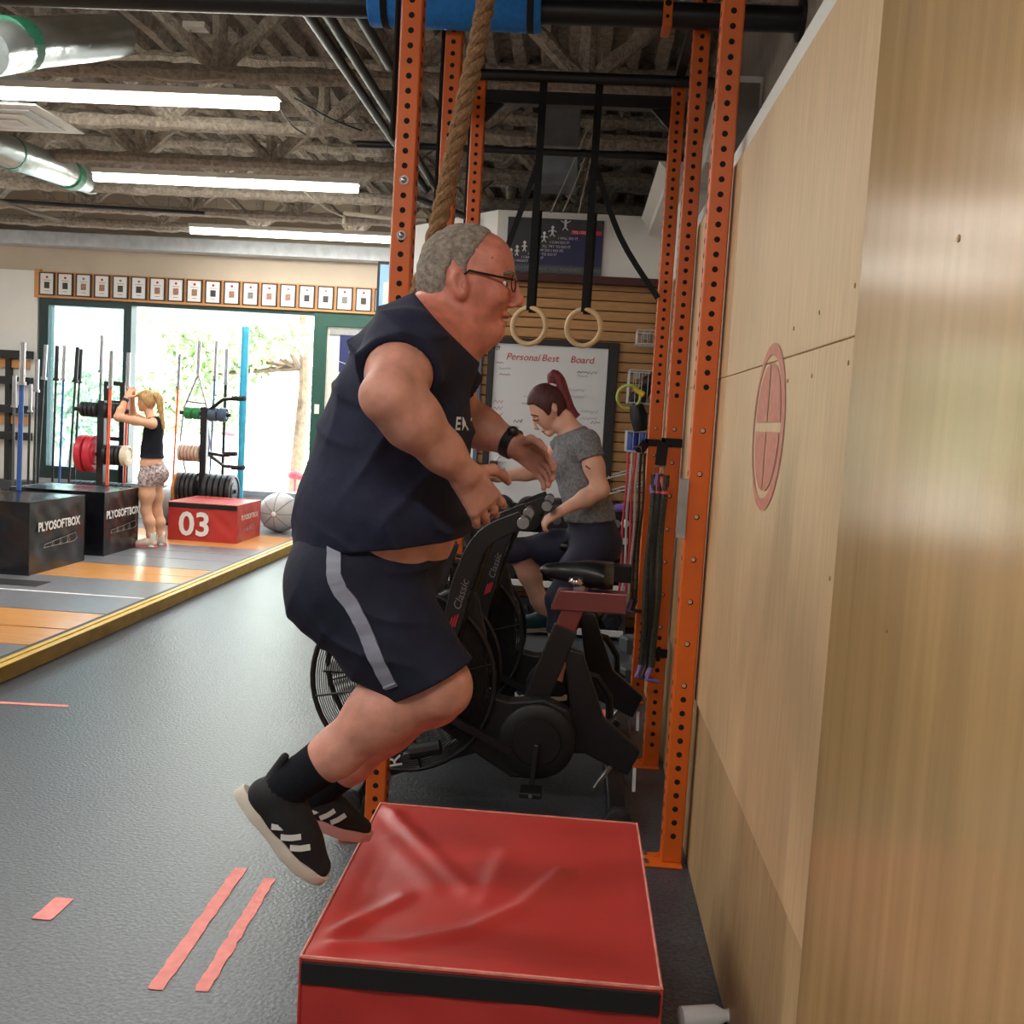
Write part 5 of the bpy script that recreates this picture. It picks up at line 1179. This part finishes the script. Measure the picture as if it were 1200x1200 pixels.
b = MB(); cc = n0.lerp(n1, .5); ax_n = Vector((-nv.z, 0, nv.x)).normalized()
pts = [cc+nv*(math.cos(t)*.082)+Vector((0, 1, 0))*(math.sin(t)*.088)-ax_n*.004 for t in np.linspace(0, 2*math.pi, 36)[:-1]]
b.tube(pts, .010, 8, closed=True); b.build('collar', m_tee, tee, smooth=True)
_i = lambda F_, p: tuple(int(round((p[k]-F_.lo[k])/F_.h)) for k in range(3))
q_ = a_(529, 497, 2.17); ix = _i(tf, q_); colm = tf.D[ix[0], :, ix[2]]; jj = int(np.argwhere(colm < 0)[0][0]); sp_ = Vector((q_.x, tf.ax[1][jj], q_.z))
g_ = Vector((float(tf.D[ix[0]+3, jj, ix[2]]-tf.D[ix[0]-3, jj, ix[2]]), float(tf.D[ix[0], jj+3, ix[2]]-tf.D[ix[0], jj-3, ix[2]]), 0)).normalized()
ep = text('EM', .040, q_, (1,0,0), (0,0,1), m_print, tee, 'chest_print', .004, 'LEFT', bold=.001)
base_ = Vector(ep.location)+wloc(tee)
for v in ep.data.vertices:
    wx_ = base_.x+v.co.x*.48; wz_ = base_.z+v.co.z
    i_ = int(round((wx_-tf.lo[0])/tf.h)); k_ = int(round((wz_-tf.lo[2])/tf.h)); col_ = np.argwhere(tf.D[min(i_, tf.n[0]-1), :, k_] < 0)
    yy = tf.ax[1][col_[0][0]] if len(col_) else tf.ax[1][jj]+.12
    v.co = Vector((wx_-base_.x, yy-.005+v.co.y*.5-base_.y, v.co.z))
b = MB()
for k in range(6):
    q = a_(466+k*6.5, 404+k*2.4, 2.062+abs(k-3)*.003); b.bar(q, q+Vector((.004, -.001, -.018-.006*(k % 2))), .004, .003)
b.build('sleeve_print', m_greyst, tee, kind='stuff')
# shorts
sf = Field((-.75, 2.0, .62), (.05, 2.72, 1.42), H)
sf.chain([t_[0] for t_ in torso[2:]], [.172, .172], .04, 1.2)
for hp, kn in ((hip_r, kne_r), (hip_l, kne_l)): sf.chain([hp, hp.lerp(kn, .5), hp.lerp(kn, 1.0)], [.136, .114, .102], .05)
sf.ell(a_(402, 682), (.115, .185, .125), .06)
sf.warp(lambda X, Y, Z: .7*folds(X+.3, Y, Z*1.1+.2))
w0, w1 = a_(335, 612), a_(530, 641); wv = (w1-w0).normalized(); sf.plane(w0.lerp(w1, .5), (-wv.z, 0, wv.x))
k0, k1 = a_(440, 815), a_(536, 768); kv = (k1-k0).normalized(); sf.plane(k0.lerp(k1, .5), (kv.z, 0, -kv.x))
for kn, hp in ((kne_r, hip_r), (kne_l, hip_l)): sf.cap(hp.lerp(kn, .75), kn+(kn-hp)*.2, .082, .082, .0, 1., 'sub')
shorts = sf.build('shorts', m_short, man)
def on_surface(Fd, pts, y_start, lift=.008):
    """move points along +Y until they touch the field from the camera side"""
    out = []
    for p in pts:
        i = int(round((p.x-Fd.lo[0])/Fd.h)); k = int(round((p.z-Fd.lo[2])/Fd.h))
        i = min(max(i, 0), Fd.n[0]-1); k = min(max(k, 0), Fd.n[2]-1); col_ = Fd.D[i, :, k]; w_ = np.argwhere(col_ < 0)
        if len(w_): out.append(Vector((p.x, Fd.ax[1][w_[0][0]]-lift, p.z)))
    return out
stp = [(388,636),(390,655),(392,675),(400,692),(412,706),(425,728),(436,752),(446,776),(456,800),(461,808)]
L = []; Rr = []
for i in range(len(stp)-1):
    for f in np.linspace(0, 1, 6)[:-1]:
        x = stp[i][0]*(1-f)+stp[i+1][0]*f; y = stp[i][1]*(1-f)+stp[i+1][1]*f; dx, dy_ = stp[i+1][0]-stp[i][0], stp[i+1][1]-stp[i][1]; l = math.hypot(dx, dy_); nx, ny = dy_/l*8.5, -dx/l*8.5
        L.append(at(x-nx, y-ny, 2.12)); Rr.append(at(x+nx, y+ny, 2.12))
SL = on_surface(sf, L, 2.0); SR = on_surface(sf, Rr, 2.0); n = min(len(SL), len(SR))
b = MB(); vs = SL[:n]+SR[:n]+[v+Vector((0, .008, 0)) for v in SL[:n]+SR[:n]]
b.add(vs, [(i, i+1, n+i+1, n+i) for i in range(n-1)]+[(i, 2*n+i, 2*n+i+1, i+1) for i in range(n-1)]+[(n+i, n+i+1, 3*n+i+1, 3*n+i) for i in range(n-1)])
b.build('side_stripe', m_greyst, shorts, smooth=True)
# hair
hf = Field(V3(hc)-.16, V3(hc)+.16, .0045)
hf.ell(hc, (.1095, .081, .111), .03, .12); hf.ell(a_(520, 340), (.053, .068, .058), .03)
hf.warp(lambda X, Y, Z: .002*np.sin(160*X+90*Z)*np.sin(140*Z-60*Y))
hp_ = [(470,240),(572,258),(574,276),(566,290),(562,300),(553,308),(551,330),(546,332),(545,318),(534,312),(527,322),(528,345),(516,352),(498,356),(470,356)]
_hr = random.Random(3); hp2 = [(hp_[i][0]*(1-f)+hp_[(i+1) % len(hp_)][0]*f+_hr.uniform(-2.2, 2.2), hp_[i][1]*(1-f)+hp_[(i+1) % len(hp_)][1]*f+_hr.uniform(-2.2, 2.2)) for i in range(len(hp_)) for f in (0, .33, .66)]
hf.poly([(a_(x, y).x, a_(x, y).z) for x, y in hp2]); hf.build('hair', m_hair, man)
# glasses
gl = thing('glasses', a_(600, 332), None, None); gl.parent = man; gl.location = a_(600, 332)-Vector(man.location)
m_gf = mat('glasses_frame', (20, 18, 18), .35)
for sgn in (-1, 1):
    yy = YMID+sgn*.036
    b = MB(); b.tube([a_(604, 333, yy)+Vector((.006*math.cos(t)*0-.004+.003*math.cos(t), .026*math.cos(t), .017*math.sin(t))) for t in np.linspace(0, 2*math.pi, 21)[:-1]], .0018, 6, closed=True); b.build('rim', m_gf, gl, smooth=True)
    b = MB(); b.tube([a_(602, 328, YMID+sgn*.062), a_(578, 323, YMID+sgn*.074), a_(550, 317, YMID+sgn*.083), a_(543, 322, YMID+sgn*.084)], .0026, 6); b.build('temple', m_gf, gl, smooth=True)
b = MB(); b.tube([a_(604, 331, YMID-.012), a_(607, 329), a_(604, 331, YMID+.012)], .0018, 6); b.build('bridge', m_gf, gl)
for sgn in (-1, 1):
    b = MB(); c = a_(589, 333, YMID+sgn*.034); b.ell(c, (.0105, .0105, .0105), 14, 10); ey = b.build('eye', m_eye, man, smooth=True)
    b = MB(); b.ell(c+Vector((.0075, 0, 0)), (.0045, .0065, .0065), 10, 8); b.build('iris', m_iris, ey, smooth=True)
b = MB(); b.ell(a_(592.5, 371.5), (.0095, .018, .004), 12, 6); b.ell(a_(589.5, 378), (.0100, .017, .0045), 12, 6); b.build('lips', m_lip, man, smooth=True, kind='stuff')
b = MB(); b.ell(a_(576, 303, YMID-.062), (.006, .004, .006), 8, 6); b.build('mole', mat('mole', (150, 92, 78), .6), man, smooth=True)
for sgn in (-1, 1):
    b = MB(); b.tube([a_(590, 321, YMID+sgn*.056), a_(599, 319, YMID+sgn*.035), a_(602, 321, YMID+sgn*.018)], [.004, .005, .004], 6); b.build('eyebrow', m_hair, man, smooth=True)
# watch
b = MB(); d = fl_; c = wri_l-fl_*.02; b.lathe(c-d*.012, tuple(d), [(0,.036),(0,.040),(.024,.040),(.024,.036)], 20); wt = b.build('watch_strap', m_blk2, man, smooth=True)
b = MB(); b.ell(c+Vector((.005, -.030, .030)), (.016, .012, .014), 12, 8); b.build('watch_face', m_blk, wt, smooth=True)
# socks and shoes
for kn, an, nm in ((kne_r, ank_r, 'r'), (kne_l, ank_l, 'l')):
    s0 = kn.lerp(an, .80); b = MB(); b.tube([s0, kn.lerp(an, .9), an, an+(an-kn)*.10], [.053, .050, .050, .048], 20); b.build('sock', m_sock, man, smooth=True)
hr, tr_ = a_(273, 930, 2.19), a_(369, 1040, 2.22); ur = Vector((.80, 0, .55)); shoe(man, hr, tr_-hr, ur, (tr_-hr).length*1.0, m_shoe, m_sole, m_print)
hl, tl = a_(350, 958, 2.52), a_(430, 990, 2.55); hl = tl+(hl-tl).normalized()*.27; shoe(man, hl, tl-hl, (.3, 0, .9), .27, m_shoe, mat('pink_sole', (200, 150, 146), .7), m_print)
# ------------------------------------------------------------------ woman riding the rear bike
m_gtee = mat('grey_heather', (124, 126, 130), .9, 0, .3, 70, .2, 60, spec=.2, bdist=.004); m_leg = mat('navy_legging', (40, 42, 60), .7, 0, .12, 30, .1, 60, spec=.3, bdist=.004)
m_aub = mat('auburn_hair', (74, 36, 36), .55, 0, .35, 60, .6, 110, (1, 1, .3), spec=.4, bdist=.004); m_ahi = mat('auburn_ponytail', (112, 40, 50), .55, 0, .35, 60, .6, 110, (1, 1, .3), bdist=.004)
YR = 5.06; r_ = lambda px, py, Y=YR: at(px, py, Y)
rider = thing('person', (r_(695, 650).x, YR, .97), 'woman in grey t-shirt and navy leggings with auburn ponytail riding the rear air bike', 'person')
h_ = .006
Rb = Field((-.62, 4.62, .08), (.42, 5.45, 1.92), h_)
rt = [(r_(676, 530), .098), (r_(682, 565), .100), (r_(690, 600), .104), (r_(696, 632), .120)]
rs_n = r_(688, 519, 4.89); re_n = r_(704, 574, 4.84); rw_n = r_(656, 600, 4.84)
rs_f = r_(664, 517, 5.22); re_f = r_(632, 552, 5.30); rw_f = r_(582, 560, 5.28)
rh_n = r_(697, 640, 4.97); rk_n = r_(655, 702, 4.90); ra_n = r_(652, 800, 4.88)
rh_f = r_(692, 640, 5.15); rk_f = r_(606, 646, 5.18); ra_f = r_(640, 722, 5.25)
def rider_torso(F_, g, k=.05): F_.chain([t[0] for t in rt], [t[1]+g for t in rt], k, 1.15)
rider_torso(Rb, -.004); Rb.cap(r_(674, 515), rs_n, .06, .05, .05); Rb.cap(r_(674, 515), rs_f, .06, .05, .05)
Rb.cap(r_(674, 512), r_(662, 490), .05, .046, .03)
hd = r_(641, 473); Rm = .70
Rb.ell(hd, (.090, .068, .097), .02, Rm); Rb.ell(r_(637, 491), (.036, .050, .068), .03, Rm); Rb.cap(r_(625.5, 492), r_(628, 502), .0055, .0085, .007); Rb.ell(r_(630.5, 502.5), (.009, .013, .006), .006); Rb.ell(r_(644, 508), (.020, .022, .017), .014)
Rb.ell(r_(636, 504.5), (.009, .016, .006), .005, Rm); Rb.ell(r_(638.5, 507.5), (.009, .015, .006), .005, Rm); Rb.ell(r_(656, 500), (.035, .045, .03), .03)
for sg in (-1, 1): Rb.ell(r_(650, 479, YR+sg*.069), (.014, .010, .022), .006, .4); Rb.ell(r_(650, 479, YR+sg*.079), (.008, .006, .014), .003, .4, 'sub'); Rb.ell(r_(626, 490, YR+sg*.032), (.010, .014, .010), .008, 0, 'sub')
Rb.chain([rs_n, rs_n.lerp(re_n, .5), re_n], [.050, .047, .038], .03); Rb.chain([re_n, re_n.lerp(rw_n, .35), rw_n], [.038, .039, .026], .03)
Rb.chain([rs_f, rs_f.lerp(re_f, .5), re_f], [.050, .044, .037], .03); Rb.chain([re_f, re_f.lerp(rw_f, .3), rw_f], [.037, .037, .025], .03)
d = (rw_n-re_n).normalized(); hand(Rb, rw_n-d*.006, d+Vector((0, 0, -.05)), (-.1, .2, -1), (-.1, .9, .35), .92, .72, .03)
d = (rw_f-re_f).normalized(); hand(Rb, rw_f-d*.006, d+Vector((0, 0, .1)), (-.1, 0, -1), (0, -.9, .35), .92, .6, .03)
def rider_leg(F_, hp, kn, an, g): F_.chain([hp, hp.lerp(kn, .5), kn], [.098+g, .082+g, .058+g], .05); F_.chain([kn, kn.lerp(an, .35)+Vector((.012, 0, 0)), kn.lerp(an, .75), an], [.054+g, .056+g, .040+g, .033+g], .03)
rider_leg(Rb, rh_n, rk_n, ra_n, 0); rider_leg(Rb, rh_f, rk_f, ra_f, 0)
Rb.build('body', m_skin2, rider)
T = Field((-.32, 4.68, .90), (.36, 5.42, 1.62), h_)
rider_torso(T, .010); T.cap(r_(674, 515), rs_n, .068, .062, .05); T.cap(r_(674, 515), rs_f, .068, .062, .05); T.ell(r_(660, 545), (.06, .12, .07), .05)
T.chain([rs_n, rs_n.lerp(re_n, .42)], [.062, .064], .02); T.chain([rs_f, rs_f.lerp(re_f, .36)], [.060, .060], .02)
T.warp(lambda X, Y, Z: .5*folds(X, Y, Z))
for a, e, f in ((rs_n, re_n, .34), (rs_f, re_f, .30)):
    dd = (e-a).normalized(); pc = a.lerp(e, f); sl, g = T.sub(V3(e)-.16, V3(e)+.16); ds = (g[0]-pc.x)*dd.x+(g[1]-pc.y)*dd.y+(g[2]-pc.z)*dd.z
    nr = np.sqrt((g[0]-e.x)**2+(g[1]-e.y)**2+(g[2]-e.z)**2)-(e-a).length*.86; lat = np.sqrt(np.maximum(0, (g[0]-pc.x)**2+(g[1]-pc.y)**2+(g[2]-pc.z)**2-ds**2))
    T.D[sl] = np.where((lat < .085) & (nr < 0), np.maximum(T.D[sl], ds), T.D[sl]); T.cap(pc-dd*.05, e, .050, .044, 0, 1., 'sub')
T.plane(r_(690, 610), (.10, 0, -1)); T.plane(r_(668, 505), (-.45, 0, 1)); T.build('t_shirt', m_gtee, rider)
Lg = Field((-.36, 4.72, .30), (.36, 5.36, 1.16), h_)
Lg.chain([t[0] for t in rt[2:]], [.110, .126], .04, 1.2); Lg.ell(r_(704, 640), (.10, .165, .10), .05); rider_leg(Lg, rh_n, rk_n, ra_n, .007); rider_leg(Lg, rh_f, rk_f, ra_f, .007)
for kn, an, f in ((rk_n, ra_n, .40), (rk_f, ra_f, .10)):
    dd = (an-kn).normalized(); pc = kn.lerp(an, f); sl, g = Lg.sub(np.minimum(V3(pc), V3(an))-.12, np.maximum(V3(pc), V3(an))+.12); ds = (g[0]-pc.x)*dd.x+(g[1]-pc.y)*dd.y+(g[2]-pc.z)*dd.z
    lat = np.sqrt(np.maximum(0, (g[0]-pc.x)**2+(g[1]-pc.y)**2+(g[2]-pc.z)**2-ds**2)); Lg.D[sl] = np.where(lat < .10, np.maximum(Lg.D[sl], ds), Lg.D[sl])
Lg.plane(r_(690, 604), (-.05, 0, 1)); Lg.build('leggings', m_leg, rider)
hh = Field(V3(hd)-.18, V3(hd)+.2, .005); hh.ell(hd, (.096, .075, .104), .02, Rm)
hh.poly([(r_(x, y).x, r_(x, y).z) for x, y in ((600,430),(690,430),(690,520),(668,505),(657,492),(653,487),(653,474),(648,472),(646,484),(643,488),(637,481),(626,474),(617,475),(600,474))])
hh.build('hair', m_aub, rider)
b = MB(); b.tube(strand_path([r_(648,453), r_(648,440), r_(655,446), r_(661,462), r_(668,478), r_(677,489)], 22), [.018+.016*math.sin(math.pi*min(1, i/20))**.6*(1-.5*i/22) for i in range(23)], 12); b.build('ponytail', m_ahi, rider, smooth=True)
b = MB(); b.torus(r_(648.5, 451), (.15, 0, 1), .022, .006, 16, 6); b.build('hair_tie', m_paper, rider, smooth=True)
for sg in (-1, 1):
    b = MB(); b.tube([r_(624.5, 492, YR+sg*.026), r_(627.5, 493, YR+sg*.038), r_(631, 492, YR+sg*.046)], .0032, 5); b.build('eyelid', m_aub, rider)
    b = MB(); b.tube([r_(622, 486, YR+sg*.024), r_(626, 486.5, YR+sg*.042), r_(631, 488, YR+sg*.051)], .003, 5); b.build('eyebrow', m_aub, rider)
b = MB(); b.ell(r_(636.5, 506), (.009, .014, .004), 10, 6); b.build('lips', m_lip, rider, smooth=True)
m_ink = mat('tattoo_ink', (58, 48, 52), .6); q = rs_n.lerp(re_n, .55)+Vector((-.012, -.046, 0))
b = MB(); b.tube([q+Vector((-.03, .01, .012)), q+Vector((-.012, 0, .0)), q+Vector((.006, 0, .004)), q+Vector((.016, .002, -.014))], .004, 5); b.ell(q+Vector((.014, .0, -.024)), (.006, .004, .007), 8, 6); b.build('tattoo', m_ink, rider, kind='stuff')
m_teal = mat('teal_shoe', (40, 78, 92), .7)
shoe(rider, ra_n+Vector((.055, 0, -.085)), (-1, 0, -.05), (0, 0, 1), .25, m_shoe, m_sole, m_print, stripes=False)
shoe(rider, ra_f+Vector((.05, 0, -.075)), (-1, 0, -.12), (.1, 0, 1), .25, m_teal, m_sole, m_print, stripes=False)
# ------------------------------------------------------------------ woman standing on the platform
YS = 10.32; w_ = lambda px, py, Y=YS: at(px, py, Y)
gal = thing('person', (w_(178, 645).x, YS, .06), 'blonde woman in black tank top and patterned shorts standing on the platform, hands raised', 'person')
m_blond = mat('blonde_hair', (196, 158, 104), .5, 0, .3, 60, .6, 110, (1, 1, .3), spec=.4, bdist=.004, rgb2=(142, 104, 62)); m_tank = mat('black_tank', (24, 24, 32), .85, 0, .15, 40, spec=.2); m_pat = mat('patterned_shorts', (90, 74, 76), .8, 0, .3, 46, rgb2=(206, 186, 180), detail=1.)
gh = .008
G = Field((-4.95, 9.98, .06), (-3.95, 10.72, 1.82), gh)
gt = [(w_(180, 505), .088), (w_(178, 525), .085), (w_(178, 542), .105), (w_(178, 556), .108)]
def gtorso(F_, g): F_.chain([t[0] for t in gt], [t[1]+g for t in gt], .05, 1.25)
gtorso(G, -.003)
gs_n = w_(178, 497, 10.17); ge_n = w_(138, 489, 10.10); gw_n = w_(148, 466, 10.20)
gs_f = w_(174, 496, 10.46); ge_f = w_(156, 486, 10.52); gw_f = w_(155, 466, 10.38)
G.cap(w_(180, 494), gs_n, .055, .045, .05); G.cap(w_(180, 494), gs_f, .055, .045, .05); G.cap(w_(178, 494), w_(174, 480), .046, .044, .03)
gd = w_(172, 469); G.ell(gd, (.088, .070, .100), .02, .1); G.ell(w_(168, 474), (.055, .052, .068), .03); G.ell(w_(162, 474), (.012, .014, .014), .012); G.ell(w_(165, 480), (.025, .028, .02), .02)
G.chain([gs_n, gs_n.lerp(ge_n, .5), ge_n], [.045, .042, .036], .03); G.chain([ge_n, ge_n.lerp(gw_n, .35), gw_n], [.036, .036, .025], .03)
G.chain([gs_f, ge_f], [.045, .036], .03); G.chain([ge_f, gw_f], [.036, .025], .03)
d = (gw_n-ge_n).normalized(); hand(G, gw_n, d+Vector((.3, .25, .3)), (.3, .8, 0), (.8, 0, .2), .95, .25, .2); d = (gw_f-ge_f).normalized(); hand(G, gw_f, d+Vector((.0, -.15, .3)), (.2, -.9, 0), (.7, 0, .2), .95, .25, .2)
gl_ = [(w_(173, 562, 10.24), w_(171, 598, 10.24), w_(178, 636, 10.24)), (w_(181, 562, 10.42), w_(184, 600, 10.42), w_(189, 634, 10.44))]
def gleg(F_, L_, g):
    F_.chain([L_[0], L_[0].lerp(L_[1], .5), L_[1]], [.084+g, .072+g, .050+g], .05); F_.chain([L_[1], L_[1].lerp(L_[2], .35)+Vector((.014, 0, 0)), L_[1].lerp(L_[2], .75), L_[2]], [.05, .055, .038, .032], .03)
for L_ in gl_: gleg(G, L_, 0)
G.build('body', m_skin3, gal)
K = Field((-4.6, 10.0, .98), (-4.0, 10.7, 1.48), gh); gtorso(K, .010); K.cap(w_(180, 494), gs_n.lerp(w_(180, 496), .35), .062, .05, .04); K.cap(w_(180, 494), gs_f.lerp(w_(180, 496), .35), .062, .05, .04)
K.plane(w_(178, 540), (.12, 0, -1)); K.plane(w_(178, 489), (-.2, 0, 1)); K.cap(gs_n, ge_n, .052, .05, 0, 1., 'sub'); K.cap(gs_f, ge_f, .052, .05, 0, 1., 'sub'); K.build('tank_top', m_tank, gal)
Q = Field((-4.62, 10.0, .66), (-4.0, 10.7, 1.12), gh); Q.chain([t[0] for t in gt[2:]], [.112, .118], .04, 1.25); Q.ell(w_(187, 556), (.09, .14, .10), .05)
for L_ in gl_: Q.chain([L_[0], L_[0].lerp(L_[1], .5), L_[1]], [.099, .088, .064], .05)
Q.plane(w_(178, 534), (-.05, 0, 1)); Q.plane(w_(178, 569), (0, 0, -1)); Q.build('shorts', m_pat, gal)
Hh = Field(V3(gd)-.16, V3(gd)+.16, .006); Hh.ell(gd, (.096, .078, .108), .02, .1); Hh.poly([(w_(x, y).x, w_(x, y).z) for x, y in ((150,440),(200,440),(200,490),(181,484),(175,478),(171,470),(163,466),(150,466))]); Hh.build('hair', m_blond, gal)
b = MB(); b.tube(strand_path([w_(180,463), w_(186,466), w_(188,478), w_(190,490), w_(192,503)], 16), [.03+.018*math.sin(math.pi*min(1, i/12))*(1-i/18)-.012*i/16 for i in range(17)], 12); b.build('ponytail', m_blond, gal, smooth=True)
b = MB(); c = gw_n.lerp(ge_n, .14); dd = (gw_n-ge_n).normalized(); b.lathe(c-dd*.015, tuple(dd), [(0,.030),(0,.034),(.03,.034),(.03,.030)], 16); b.build('wristband', m_blk2, gal, smooth=True)
m_pinks = mat('coral_sole', (222, 120, 116), .6); m_bshoe = mat('beige_shoe', (206, 182, 164), .7)
for L_ in gl_:
    b = MB(); a = L_[2]; b.tube([a+Vector((-.002, 0, .10)), a+Vector((0, 0, .03)), a+Vector((0, 0, -.04))], [.042, .040, .042], 14); b.build('sock', m_paper, gal, smooth=True)
    shoe(gal, (a.x+.06, a.y, .06), (-1, -.10, 0), (0, 0, 1), .26, m_bshoe, m_pinks, m_print, h=.006, stripes=False)
